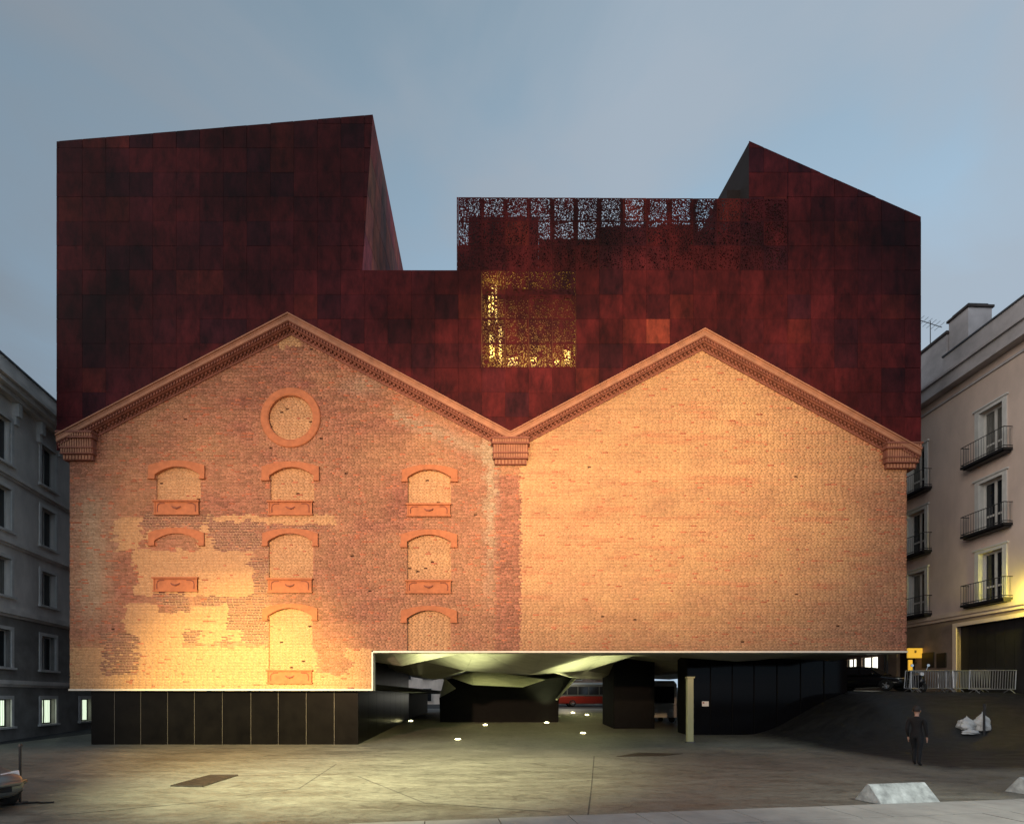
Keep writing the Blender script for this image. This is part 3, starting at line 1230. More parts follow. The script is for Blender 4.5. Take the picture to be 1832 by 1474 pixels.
# ---- what carries it: black base, soffit of folded steel, stair core
def build_base():
    base = part_empty('black_base', museum)
    yb = 0.42
    zt = EYE + (HY - 1231) / S
    k = (yb + DIST) / F
    seams = [163, 205, 252, 300, 348, 398, 449, 498, 548, 598, 641]
    for i in range(len(seams) - 1):
        a, b = (seams[i] - CX) * k, (seams[i + 1] - CX) * k
        MB().box(a + 0.008, b - 0.008, yb, yb + 0.06, -0.1, zt - 0.08).build('base_panel', M['black_panel'], base)
        if i > 0:
            MB().box(a - 0.007, a + 0.007, yb - 0.012, yb + 0.05, -0.05, zt - 0.1).build('joint_strip', M['seam'], base)
    MB().box((164 - CX) * k, (640 - CX) * k - 1.25, yb + 0.07, 28, -0.2, zt - 0.02).build('base_body', M['black'], base)
    # the wall along the passage
    x0 = (640 - CX) * k
    for n in range(8):
        y0, y1 = 0.5 + n * 2.2, 0.5 + (n + 1) * 2.2
        xx0, xx1 = x0 - 1.15 * n / 8, x0 - 1.15 * (n + 1) / 8
        MB().add([(xx0, y0, -0.2), (xx1, y1 - 0.02, -0.2), (xx1, y1 - 0.02, 4.12), (xx0, y0, 4.12), (xx0 - 1.3, y0, -0.2), (xx1 - 1.3, y1 - 0.02, -0.2), (xx1 - 1.3, y1 - 0.02, 4.12), (xx0 - 1.3, y0, 4.12)],
                 [(0, 1, 2, 3), (4, 7, 6, 5), (0, 3, 7, 4), (1, 5, 6, 2), (3, 2, 6, 7)]).build('passage_panel', M['black_panel'], base)
    # soffit
    so = part_empty('soffit', museum)
    zs = EYE + (HY - 1168) / S
    rnd = random.Random(5)
    nx, ny = 8, 8
    xs = [-8.6 + 25.9 * i / nx for i in range(nx + 1)]
    ys = [0.36, 2.4, 5.0, 8.5, 12.5, 17, 22, 28, 35]
    pts = {}
    for i in range(nx + 1):
        for j in range(ny + 1):
            dx = rnd.uniform(-0.9, 0.9) if 0 < i < nx and j > 0 else 0
            dy = rnd.uniform(-0.7, 0.7) if 0 < j < ny else 0
            dz = 0 if j == 0 else rnd.uniform(-0.75, 0.55)
            if i == 0 or i == nx:
                dz *= 0.3
            pts[i, j] = Vector((xs[i] + dx, ys[j] + dy, zs + dz))
    for i in range(nx):
        for j in range(ny):
            a, b, c, d = pts[i, j], pts[i + 1, j], pts[i + 1, j + 1], pts[i, j + 1]
            tr = ((a, b, c), (a, c, d)) if (i + j) % 2 else ((a, b, d), (b, c, d))
            for t in tr:
                cc = sum(t, Vector()) / 3
                v = [cc + (p - cc) * 0.995 for p in t]
                MB().add(v + [p + Vector((0, 0, 0.03)) for p in v], [(0, 1, 2), (5, 4, 3), (0, 3, 4, 1), (1, 4, 5, 2), (2, 5, 3, 0)]).build('soffit_panel', M['steel'], so)
    MB().box(-8.8, 17.3, 0.57, 35.2, zs + 0.7, zs + 0.9).build('slab', M['black'], museum)
        # stair core with folded top
    core = part_empty('stair_core', museum)
    pl = lambda a, b: ((lambda v: (v.x, v.z))(P(a, b, 14.6)))
    MB().prism([pl(788, 1310), pl(786, 1249), pl(797, 1216), pl(846, 1202), pl(975, 1214), pl(1026, 1209), pl(1000, 1250), pl(998, 1310)], 14.6, 20).build('core_wall', M['black'], core)
    for f in (((795, 1213, 14.3), (815, 1232, 13.6), (786, 1248, 14.4)),
              ((806, 1212, 14.5), (843, 1203, 14.2), (846, 1225, 13.0)),
              ((843.6, 1203, 14.2), (864, 1200, 14.5), (975, 1216, 14.5), (935, 1229, 13.0), (846.6, 1225, 13.0)),
              ((1030, 1206, 14.4), (1036, 1208, 13.6), (997, 1252, 13.8), (994, 1252, 14.4))):
        v = [P(*p) for p in f]
        n = len(v)
        bk = [p + Vector((0, 0.08, 0.05)) for p in v]
        MB().add(v + bk, [tuple(range(n)), tuple(range(2 * n - 1, n - 1, -1))] + [(i, i + n, (i + 1) % n + n, (i + 1) % n) for i in range(n)]).build('folded_panel', M['steel'], core)
    # right-hand pier and the dark glass of the shop front
    p, q = P(1098, 0, 9), P(1171, 0, 9)
    MB().box(p.x, q.x, 9, 13, -0.1, zs + 0.6).build('pier', M['black'], museum)
    gl = part_empty('glass_front', museum)
    yg = 5.0
    xs = [1229, 1271, 1310, 1349, 1390, 1432, 1474, 1516]
    for i in range(len(xs) - 1):
        a, b = P(xs[i], 0, yg).x, P(xs[i + 1], 0, yg).x
        MB().box(a + 0.012, b - 0.012, yg, yg + 0.03, g(a, yg) - 0.2, zs + 0.5).build('glass_pane', M['dark_glass'], gl)
        MB().box(a - 0.02, a + 0.02, yg - 0.03, yg + 0.06, -0.1, zs + 0.5).build('mullion', M['black'], gl)
    MB().box(P(1229, 0, yg).x, P(1516, 0, yg).x, yg + 0.1, yg + 1.6, -0.2, zs + 0.5).build('shop_interior', M['black'], gl)
    # paper notice on the glass
    nb = P(1256, 1263, yg - 0.02)
    ne = P(1268, 1254, yg - 0.02)
    no = MB().box(nb.x, ne.x, yg - 0.02, yg - 0.005, nb.z, ne.z).build('notice', mat('white_paper', (0.8, 0.78, 0.74), 0.7, vary=0.05), gl)
    MB().box(nb.x + 0.03, nb.x + 0.12, yg - 0.024, yg - 0.02, ne.z - 0.12, ne.z - 0.04).build('print_mark', mat('print_red', (0.35, 0.12, 0.1), 0.7), no)
    # side and rear of the brick box
    c = MB()
    xl, xr = (125 - CX) / S, (1622 - CX) / S
    c.box(xl, xl + 0.4, 0.56, 34, EYE + (HY - 1232) / S, EYE + (HY - 815) / S)
    c.box(xr - 0.4, xr, 0.56, 34, EYE + (HY - 1163) / S, EYE + (HY - 815) / S)
    c.build('side_wall', M['cornice_red'], museum)
    MB().box(xl, xr, 0.56, 34, EYE + (HY - 840) / S, EYE + (HY - 830) / S).build('attic_floor', M['dark_back'], museum)
    MB().box(xl + 0.1, (664 - CX) / S, 0.35, 30, zt - 0.02, zt + 0.2).build('under_plate', M['black'], museum)


build_base()

# in-ground lamps under the museum, each with its own light
lens = emit('ground_lamp_lens', (1.0, 0.92, 0.45), 30.0)
ring_m = mat('lamp_ring_steel', (0.3, 0.3, 0.28), 0.35, 0.8)
LAMPS = [((735, 1290), 'by the black passage wall at left'), ((868, 1297), 'before the left half of the stair core'), ((978, 1293), 'before the right end of the stair core'),
         ((1043, 1312), 'nearest the square, right of the stair core'), ((819, 1323), 'nearest the square, left of the stair core'), ((1025, 1275), 'farthest back beyond the stair core'), ((1050, 1279), 'far back beside the right pier')]


def ray_ground(px, py):
    lo, hi = -15.0, 60.0
    for _ in range(60):
        mid = (lo + hi) / 2
        v = P(px, py, mid)
        if v.z > g(v.x, v.y):
            lo = mid
        else:
            hi = mid
    return P(px, py, lo)


for (px, py), where in LAMPS:
    p = ray_ground(px, py)
    r = 0.11 + 0.0018 * (p.y + DIST)
    o = empty('ground_lamp', (p.x, p.y, g(p.x, p.y)))
    tag(o, 'round glowing lamp in the paving ' + where, 'ground lamp', 'lamps set in the paving under the museum')
    n = 20
    vs = [(math.cos(2 * math.pi * i / n) * q, math.sin(2 * math.pi * i / n) * q, z) for q, z in ((r * 1.25, 0.0), (r * 1.2, 0.03), (r, 0.035), (r, 0.02)) for i in range(n)]
    fs = [(k * n + i, k * n + (i + 1) % n, (k + 1) * n + (i + 1) % n, (k + 1) * n + i) for k in range(3) for i in range(n)]
    MB().add(vs, fs).build('ring', ring_m, o)
    m = MB()
    vs = [(0, 0, r * 0.35 + 0.02)] + [(math.cos(2 * math.pi * i / n) * q, math.sin(2 * math.pi * i / n) * q, z + 0.02) for q, z in ((r * 0.6, r * 0.25), (r * 0.98, 0.0)) for i in range(n)]
    fs = [(0, 1 + i, 1 + (i + 1) % n) for i in range(n)] + [(1 + i, 1 + n + i, 1 + n + (i + 1) % n, 1 + (i + 1) % n) for i in range(n)]
    m.add(vs, fs).build('lens', lens, o, smooth=True)
    l = spot('ground_lamp_beam', (p.x, p.y, p.z + 0.16), (p.x, p.y, p.z + 4), 2000, (0.97, 1.0, 0.50), 84, 1.0, 0.08)

# ------------------------------------------------------------------ neighbouring buildings
M['plaster_grey'] = mat('grey_plaster', (0.80, 0.73, 0.67), 0.9, vary=0.3, scale=0.7, bump=0.15, bscale=20, stretch=(1, 1, 0.5))
M['stone_grey'] = mat('grey_rusticated_stone', (0.30, 0.275, 0.25), 0.9, vary=0.35, scale=0.9, bump=0.3, bscale=14)
M['pale_stone'] = mat('pale_stone_trim', (0.72, 0.68, 0.64), 0.85, vary=0.2, scale=1.5)
M['cream'] = mat('cream_plaster', (0.74, 0.58, 0.49), 0.9, vary=0.2, scale=0.6, bump=0.12, bscale=18, stretch=(1, 1, 0.45))
M['cream_low'] = mat('brown_plaster', (0.30, 0.22, 0.17), 0.9, vary=0.35, scale=0.8, bump=0.2, bscale=14)
M['grey_parapet'] = mat('grey_parapet', (0.52, 0.48, 0.48), 0.9, vary=0.3, scale=0.8)
M['white_wood'] = mat('white_painted_wood', (0.68, 0.66, 0.62), 0.6, vary=0.1)
M['pane'] = mat('window_glass', (0.018, 0.02, 0.024), 0.08, vary=0.3, scale=1.5)
M['pane_blind'] = mat('pane_with_curtain', (0.15, 0.145, 0.13), 0.12, vary=0.5, scale=2.5, stretch=(6, 6, 0.6))
M['iron'] = mat('black_iron', (0.014, 0.013, 0.014), 0.5, vary=0.3)
M['roof'] = mat('dark_roof', (0.06, 0.045, 0.042), 0.85, vary=0.4)
M['zinc'] = mat('dark_zinc', (0.09, 0.092, 0.10), 0.6, 0.3)
M['lit_green'] = emit('lit_office_window', (0.86, 1.0, 0.78), 1.3)
def curtain(m):
    nt = m.node_tree
    N, L = nt.nodes.new, nt.links.new
    b = nt.nodes['Principled BSDF']
    tc = N('ShaderNodeTexCoord')
    wv = N('ShaderNodeTexWave')
    wv.bands_direction = 'X'
    wv.inputs['Scale'].default_value = 2.6
    wv.inputs['Distortion'].default_value = 2.5
    wv.inputs['Detail'].default_value = 3
    wv.inputs['Detail Scale'].default_value = 0.8
    L(tc.outputs['Object'], wv.inputs[0])
    r = N('ShaderNodeValToRGB')
    r.color_ramp.elements[0].color = (0.30, 0.42, 0.24, 1)
    r.color_ramp.elements[1].color = (0.90, 1.0, 0.82, 1)
    L(wv.outputs[0], r.inputs[0])
    L(r.outputs[0], b.inputs['Emission Color'])


curtain(M['lit_green'])
M['lit_white'] = emit('lit_shop_window', (1.0, 0.97, 0.80), 2.2)
M['lit_yellow'] = emit('yellow_lit_sign', (1.0, 0.55, 0.06), 0.62)


class UB(MB):
    """mesh in wall coordinates: u along the wall, o outwards to the street, z up"""

    def __init__(self, sgn):
        super().__init__()
        self.s = sgn

    def bx(self, u0, u1, o0, o1, z0, z1):
        a, b = sorted((-o0 * self.s, -o1 * self.s))
        return self.box(u0, u1, a, b, z0, z1)

    def pt(self, u, o, z):
        return (u, -o * self.s, z)


def wall_mesh(sgn, u0, u1, z0, z1, holes, thick=0.4):
    b = UB(sgn)
    us = sorted({u0, u1, *[h[0] for h in holes], *[h[1] for h in holes]})
    us = [u for u in us if u0 <= u <= u1]
    for a, c in zip(us[:-1], us[1:]):
        cuts = sorted([(max(z0, h[2]), min(z1, h[3])) for h in holes if h[0] <= a + 1e-6 and h[1] >= c - 1e-6 and h[3] > z0 and h[2] < z1])
        z = z0
        for p, q in cuts:
            if p > z:
                b.bx(a, c, -thick, 0, z, p)
            z = max(z, q)
        if z < z1:
            b.bx(a, c, -thick, 0, z, z1)
    return b


def left_block():
    root = empty('apartment_block', (-22.9, -3.4, 0), math.atan2(1, -0.227))
    tag(root, 'grey plastered apartment block at left with lit ground floor windows and bracketed cornice', 'building')
    s = 1
    cols = [1.55, 5.13, 8.61, 12.2, 15.8, 19.4, 23.0]
    rows = [(13.3, 15.4), (10.1, 12.1), (6.97, 8.76), (3.56, 5.35), (0.72, 2.04)]
    holes = [(u - 0.6, u + 0.6, a, b) for u in cols for a, b in rows]
    wall_mesh(s, 0, 34, 6.1, 16.4, [h for h in holes if h[2] > 6.1]).build('upper_wall', M['plaster_grey'], root)
    wall_mesh(s, 0, 34, -0.3, 6.1, [h for h in holes if h[2] < 6.1]).build('lower_wall', M['stone_grey'], root)
    UB(s).bx(0, 34, -12, -0.6, -0.3, 16.9).build('core', M['dark_back'], root)
    for z, d, h in ((12.7, 0.14, 0.16), (9.47, 0.16, 0.18), (6.1, 0.2, 0.25), (2.75, 0.12, 0.2)):
        b = UB(s)
        b.bx(-0.1, 34, 0.002, d, z, z + h)
        b.bx(-0.1, 34, 0.002, d * 0.5, z - 0.12, z)
        b.build('string_course', M['plaster_grey'], root)
    b = UB(s)
    b.bx(-0.3, 34, -0.4, 0.35, 16.4, 16.62)
    b.bx(-0.4, 34, -0.4, 0.62, 16.62, 16.85)
    b.bx(-0.5, 34, -0.4, 0.80, 16.85, 17.05)
    b.build('cornice', M['plaster_grey'], root)
    UB(s).bx(-0.3, 34, -0.7, 0.30, 17.05, 18.0).build('parapet', M['plaster_grey'], root)
    UB(s).bx(-0.3, 34, -0.75, 0.36, 18.0, 18.08).build('parapet_cap', M['zinc'], root)
    UB(s).bx(-0.3, 11, -3.2, -1.4, 17.0, 19.35).build('attic', M['pale_stone'], root)
    UB(s).bx(-0.5, 11.4, -3.4, -1.15, 19.35, 19.45).build('attic_eaves', M['roof'], root)
    for u in cols:
        for du in (-0.85, 0.85):
            b = UB(s)
            b.bx(u + du - 0.13, u + du + 0.13, 0.0, 0.28, 15.75, 16.38)
            b.bx(u + du - 0.11, u + du + 0.11, 0.0, 0.16, 15.35, 15.75)
            b.build('bracket', M['pale_stone'], root)
        for k, (a, c) in enumerate(rows):
            w = part_empty('window', root)
            lit = k == 4
            fr = UB(s)
            t = 0.17
            fr.bx(u - 0.6 - t, u - 0.6, -0.05, 0.06, a, c + t)
            fr.bx(u + 0.6, u + 0.6 + t, -0.05, 0.06, a, c + t)
            fr.bx(u - 0.6, u + 0.6, -0.05, 0.06, c, c + t)
            fr.build('surround', M['pale_stone'], w)
            UB(s).bx(u - 0.85, u + 0.85, -0.1, 0.14, a - 0.1, a).build('sill', M['pale_stone'], w)
            sash = UB(s)
            for x in (u - 0.57, u, u + 0.57):
                sash.bx(x - 0.035, x + 0.035, -0.26, -0.2, a, c)
            sash.bx(u - 0.6, u + 0.6, -0.261, -0.199, a, a + 0.06)
            sash.bx(u - 0.6, u + 0.6, -0.261, -0.199, c - 0.06, c)
            sash.build('sash', M['iron'] if lit else M['white_wood'], w)
            for x0, x1 in ((u - 0.55, u - 0.03), (u + 0.03, u + 0.55)):
                UB(s).bx(x0, x1, -0.24, -0.22, a + 0.05, c - 0.05).build('pane', M['lit_green'] if lit else random.choice((M['pane'], M['pane'], M['pane_blind'])), w)
    # area light of the basement on the pavement comes from the lit panes themselves
    return root


def right_block():
    root = empty('corner_house', (23.85, -3.4, 0), math.atan2(1, -0.037))
    tag(root, 'cream plastered house at right with iron balconies and a large dark garage door', 'building')
    s = -1
    cols = [2.0, 6.2, 10.8, 15.4, 20.0]
    floors = [13.95, 10.4, 6.88]
    hw = 0.62
    holes = [(u - hw, u + hw, z, z + 2.45) for u in cols for z in floors]
    low = [(4.25, 8.1, 2.0, 5.85), (10.9, 12.3, 2.2, 4.9), (13.9, 15.4, 2.9, 4.75), (15.9, 16.9, 2.9, 4.75)]
    wall_mesh(s, -2, 40, 6.6, 18.6, holes).build('upper_wall', M['cream'], root)
    wall_mesh(s, -2, 40, -0.3, 6.6, low).build('lower_wall', M['cream_low'], root)
    UB(s).bx(-2, 40, -12, -0.9, -0.3, 18.5).build('core', M['dark_back'], root)
    b = UB(s)
    b.bx(-2, 40, 0.002, 0.16, 6.42, 6.62)
    b.bx(-2, 40, 0.002, 0.08, 6.25, 6.42)
    b.build('string_course', M['cream'], root)
    b = UB(s)
    b.bx(-2, 40, 0.002, 0.07, 18.1, 18.22)
    b.bx(-2, 40, -0.4, 0.5, 18.6, 18.72)
    b.bx(-2, 40, -0.4, 0.42, 18.72, 19.3)
    b.bx(-2, 40, -0.4, 0.55, 19.3, 19.42)
    b.build('cornice', M['grey_parapet'], root)
    UB(s).bx(-2, 8.75, -0.6, 0.18, 19.42, 20.5).build('parapet', M['grey_parapet'], root)
    UB(s).bx(-2, 8.8, -0.65, 0.24, 20.5, 20.58).build('parapet_cap', M['zinc'], root)
    r = UB(s)
    u0, u1 = 8.8, 40
    r.add([r.pt(u0, 0.1, 19.3), r.pt(u1, 0.1, 19.3), r.pt(u1, -4, 21.2), r.pt(u0, -4, 21.2), r.pt(u0, -4, 19.3), r.pt(u1, -4, 19.3)], [(0, 1, 2, 3), (0, 3, 4), (1, 5, 2), (3, 2, 5, 4)])
    r.build('roof', M['roof'], root)
    for (a, c, o0, o1, z) in ((8.2, 9.4, -2.0, -0.7, 22.85), (9.45, 11.5, -2.1, -0.6, 22.25)):
        ch = part_empty('chimney', root)
        UB(s).bx(a, c, o0, o1, 18.5, z).build('stack', M['grey_parapet'], ch)
        UB(s).bx(a - 0.08, c + 0.08, o0 - 0.08, o1 + 0.08, z, z + 0.12).build('cap', M['roof'], ch)
        UB(s).bx(a + 0.1, c - 0.1, o0 + 0.1, o1 - 0.1, z + 0.12, z + 0.3).build('flue', M['zinc'], ch)
    an = UB(s)
    an.tube([an.pt(11.0, -1.0, 22.6), an.pt(11.0, -1.0, 24.1)], 0.025, 5)
    an.tube([an.pt(11.0, -0.3, 24.15), an.pt(11.0, -1.7, 23.75)], 0.02, 5)
    for k in range(6):
        o = -0.35 - 0.24 * k
        z = 24.14 - 0.068 * k
        an.tube([an.pt(10.65, o, z), an.pt(11.35, o, z)], 0.014, 4)
    an.build('antenna', M['zinc'], root)
    for iu, u in enumerate(cols):
        for z in floors:
            w = part_empty('balcony_window', root)
            fr = UB(s)
            fr.bx(u - hw - 0.22, u - hw, -0.05, 0.05, z, z + 2.62)
            fr.bx(u + hw, u + hw + 0.22, -0.05, 0.05, z, z + 2.62)
            fr.bx(u - hw, u + hw, -0.05, 0.05, z + 2.45, z + 2.62)
            fr.bx(u - hw - 0.3, u + hw + 0.3, 0.0, 0.1, z + 2.622, z + 2.70)
            fr.build('surround', M['white_wood'], w)
            sash = UB(s)
            for x in (u - hw + 0.04, u, u + hw - 0.04):
                sash.bx(x - 0.06, x + 0.06, -0.34, -0.25, z, z + 2.45)
            for zz in (z + 0.05, z + 0.75, z + 2.4):
                sash.bx(u - hw, u + hw, -0.339, -0.251, zz - 0.045, zz + 0.045)
            sash.build('sash', M['white_wood'], w)
            for x0, x1 in ((u - hw + 0.08, u - 0.05), (u + 0.05, u + hw - 0.08)):
                UB(s).bx(x0, x1, -0.31, -0.29, z + 0.06, z + 2.4).build('pane', random.choice((M['pane'], M['pane'], M['pane_blind'])), w)
            rv = UB(s)
            rv.bx(u - hw - 0.002, u - hw + 0.02, -0.25, 0.0, z, z + 2.45)
            rv.bx(u + hw - 0.02, u + hw + 0.002, -0.25, 0.0, z, z + 2.45)
            rv.build('reveal', M['white_wood'], w)
            bal = part_empty('balcony', root)
            bw, dp = 1.16, 0.52
            sl = UB(s)
            sl.bx(u - bw, u + bw, 0.051, dp, z - 0.14, z - 0.03)
            sl.bx(u - bw + 0.08, u + bw - 0.08, 0.051, dp - 0.1, z - 0.22, z - 0.14)
            sl.build('balcony_slab', M['iron'], bal)
            ra = UB(s)
            for zz in (z + 0.06, z + 0.95):
                ra.tube([ra.pt(u - bw + 0.02, 0.05, zz), ra.pt(u - bw + 0.02, dp - 0.03, zz), ra.pt(u + bw - 0.02, dp - 0.03, zz), ra.pt(u + bw - 0.02, 0.05, zz)], 0.022, 4)
            ra.build('rail', M['iron'], bal)
            for k in range(17):
                x = u - bw + 0.02 + (2 * bw - 0.04) * k / 16
                bb = UB(s)
                bb.tube([bb.pt(x, dp - 0.03, z - 0.05), bb.pt(x, dp - 0.03, z + 0.95)], 0.013, 4)
                bb.build('baluster', M['iron'], bal)
            for x in (u - bw + 0.02, u + bw - 0.02):
                for o in (0.17, 0.32):
                    bb = UB(s)
                    bb.tube([bb.pt(x, o, z - 0.05), bb.pt(x, o, z + 0.95)], 0.013, 4)
                    bb.build('baluster', M['iron'], bal)
    # ground floor
    d = part_empty('garage_door', root)
    for k in range(8):
        UB(s).bx(4.25 + k * 0.48125 + 0.008, 4.25 + (k + 1) * 0.48125 - 0.008, -0.3, -0.2, 2.0, 5.85).build('door_board', M['iron'], d)
    fr = UB(s)
    fr.bx(4.02, 4.25, -0.1, 0.06, 2.0, 6.05)
    fr.bx(8.1, 8.33, -0.1, 0.06, 2.0, 6.05)
    fr.bx(4.25, 8.1, -0.1, 0.06, 5.85, 6.05)
    fr.build('door_frame', M['cream'], d)
    UB(s).bx(10.92, 12.28, -0.3, -0.2, 2.2, 4.88).build('entrance_door', M['iron'], root)
    for a, c, ob in ((8.75, 9.35, 0), (9.55, 10.35, 1)):
        UB(s).bx(a, c, 0.0, 0.06, 3.75 + 0.05 * ob, 4.55 + 0.1 * ob).build('meter_box', M['iron'], root)
    for a, c, mm in ((13.92, 15.38, M['lit_white']), (15.92, 16.88, M['lit_white'])):
        w = part_empty('shop_window', root)
        UB(s).bx(a, c, -0.25, -0.22, 2.92, 4.73).build('pane', mm, w)
        f = UB(s)
        f.bx(a, a + 0.06, -0.2, -0.12, 2.9, 4.75)
        f.bx(c - 0.06, c, -0.2, -0.12, 2.9, 4.75)
        f.bx((a + c) / 2 - 0.03, (a + c) / 2 + 0.03, -0.2, -0.12, 2.9, 4.75)
        f.build('frame', M['iron'], w)
    for k, u in enumerate((9.3, 13.0)):
        t = UB(s)
        t.tube([t.pt(u, 0.06, 2.2), t.pt(u, 0.06, 18.5)] if k else [t.pt(u + 3.9, 0.07, 2.2), t.pt(u + 3.9, 0.07, 6.2)], 0.05, 6)
        t.build('downpipe', M['zinc'], root)
    return root


left_block()
right_block()


def to_right(u, o, z):
    """wall coordinates of the right-hand house to the world"""
    a = math.atan2(1, -0.037)
    x, y = u, o
    return Vector((23.85 + x * math.cos(a) - y * math.sin(a), -3.4 + x * math.sin(a) + y * math.cos(a), z))


# yellow projecting sign, and its small vertical companion
p = to_right(10.4, 0.43, 4.38)
sg = empty('projecting_sign', p, math.atan2(1, -0.037))
tag(sg, 'yellow lit box sign with a small dark mark projecting from the cream house', 'sign')
MB().box(-0.06, 0.06, -0.42, 0.42, 0, 0.56).build('sign_box', M['lit_yellow'], sg, bevel=0.015)
MB().box(-0.07, 0.07, -0.44, 0.44, 0.56, 0.60).build('sign_cap', M['iron'], sg)
gl = MB()
gl.box(-0.066, -0.061, -0.02, 0.03, 0.28, 0.44)
gl.box(-0.066, -0.061, 0.055, 0.075, 0.28, 0.44)
gl.box(-0.066, -0.061, -0.06, -0.04, 0.30, 0.44)
gl.build('sign_mark', M['iron'], sg)
MB().tube([(0, -0.42, 0.45), (0, -0.62, 0.45)], 0.02, 6).build('bracket', M['iron'], sg)
p = to_right(10.75, 0.40, 3.70)
sg = empty('lit_panel', p, math.atan2(1, -0.037))
tag(sg, 'narrow upright yellow lit panel beneath the yellow box sign', 'sign')
MB().box(-0.04, 0.04, -0.10, 0.12, 0, 0.6).build('panel_face', M['lit_yellow'], sg, bevel=0.01)
MB().box(-0.05, 0.05, -0.34, -0.10, 0.40, 0.46).build('bracket', M['iron'], sg)

# wall lantern at the edge of the picture
p = to_right(3.25, 0.42, 6.75)
ln = empty('wall_lantern', p, 0)
tag(ln, 'lit yellow street lantern on an iron arm of the cream house', 'lantern')
MB().tube([(0.42, 0, 0.5), (0.2, 0, 0.64), (0, 0, 0.55)], 0.025, 6).build('arm', M['iron'], ln)
MB().tube([(0, 0, 0.05), (0, 0, 0.42)], [0.10, 0.17], 6).build('lantern_glass', emit('sodium_glass', (1.0, 0.85, 0.2), 12), ln)
MB().tube([(0, 0, 0.42), (0, 0, 0.60)], [0.22, 0.03], 6).build('lantern_cap', M['iron'], ln)
spot('lantern_light', p + Vector((0, 0, -0.1)), p + Vector((0.42, 0.30, -0.15)), 950, (1.0, 0.88, 0.12), 165, 0.9, 0.12)


# houses far behind, seen through the passage
def far_house(name, label, x0, x1, y, h, wallm, litrate, seed):
    rnd = random.Random(seed)
    o = empty(name, ((x0 + x1) / 2, y, 0.6))
    tag(o, label, 'building')
    w = x1 - x0
    MB().box(-w / 2, w / 2, 0, 10, 0, h).build('wall', wallm, o)
    MB().box(-w / 2 - 0.3, w / 2 + 0.3, -0.4, 10, h, h + 0.5).build('cornice', wallm, o)
    n = int(w / 3)
    for f in range(3):
        for i in range(n):
            u = -w / 2 + (i + 0.5) * w / n
            z0 = 0.9 + 3.3 * f
            lit = rnd.random() < litrate and f == 0
            wd = MB().box(u - 0.75, u + 0.75, -0.12, 0.0, z0, z0 + 2.1).build('window', M['white_wood'], o)
            MB().box(u - 0.65, u + 0.65, -0.14, -0.121, z0 + 0.1, z0 + 2.0).build('pane', M['lit_white'] if lit else M['pane'], wd)


far_house('far_house', 'dim far house glimpsed left of the stair core through the passage', -24, -2, 58, 14, M['plaster_grey'], 0.35, 3)
far_house('far_house', 'dim brown far house glimpsed between the stair core and the pier', -1.5, 22, 60, 13, M['cream_low'], 0.3, 8)


l = bpy.data.lights.new('far_street_lamp', 'POINT')
l.energy = 520
l.color = (1.0, 0.86, 0.62)
l.shadow_soft_size = 0.2
lo = bpy.data.objects.new('far_street_lamp', l)
lo.location = (6.5, 38.5, 5.2)
COL.objects.link(lo)

# ------------------------------------------------------------------ vehicles
M['paint_black'] = mat('black_car_paint', (0.012, 0.012, 0.014), 0.18, vary=0.1)
M['paint_silver'] = mat('silver_car_paint', (0.20, 0.215, 0.215), 0.3, 0.55, vary=0.08)
M['paint_white'] = mat('white_van_paint', (0.55, 0.55, 0.54), 0.35, vary=0.08)
M['paint_red'] = mat('red_bus_paint', (0.24, 0.022, 0.014), 0.35, vary=0.12)
M['rubber'] = mat('tyre_rubber', (0.015, 0.015, 0.015), 0.85)
M['rim'] = mat('alloy_rim', (0.45, 0.45, 0.46), 0.3, 0.8)
M['lamp_clear'] = mat('headlamp_glass', (0.75, 0.77, 0.78), 0.1, vary=0.05)
M['lamp_red'] = mat('tail_lamp', (0.35, 0.01, 0.008), 0.2)
M['plate'] = mat('number_plate', (0.72, 0.72, 0.7), 0.5, vary=0.05)
M['chrome'] = mat('chrome', (0.7, 0.7, 0.7), 0.15, 1.0, vary=0.05)


def wheel(parent, x, y, r=0.31, w=0.2):
    W = part_empty('wheel', parent)
    W.location = (x, y, r)
    n = 24
    prof = [(r * 0.62, -w / 2), (r * 0.92, -w / 2), (r, -w * 0.3), (r, w * 0.3), (r * 0.92, w / 2), (r * 0.62, w / 2)]
    vs, fs = [], []
    for i in range(n):
        a = 2 * math.pi * i / n
        for q, yy in prof:
            vs.append((math.cos(a) * q, yy, math.sin(a) * q))
    k = len(prof)
    for i in range(n):
        j = (i + 1) % n
        for m in range(k):
            fs.append((i * k + m, j * k + m, j * k + (m + 1) % k, i * k + (m + 1) % k))
    MB().add(vs, fs).build('tyre', M['rubber'], W, smooth=True)
    rm = MB()
    sgn = 1 if y > 0 else -1
    rm.tube([(0, sgn * w * 0.2, 0), (0, sgn * w * 0.42, 0)], [r * 0.6, r * 0.18], 16)
    for i in range(5):
        a = 2 * math.pi * i / 5
        rm.tube([(0, sgn * w * 0.44, 0), (math.cos(a) * r * 0.6, sgn * w * 0.44, math.sin(a) * r * 0.6)], r * 0.09, 5)
    rm.build('rim', M['rim'], W)


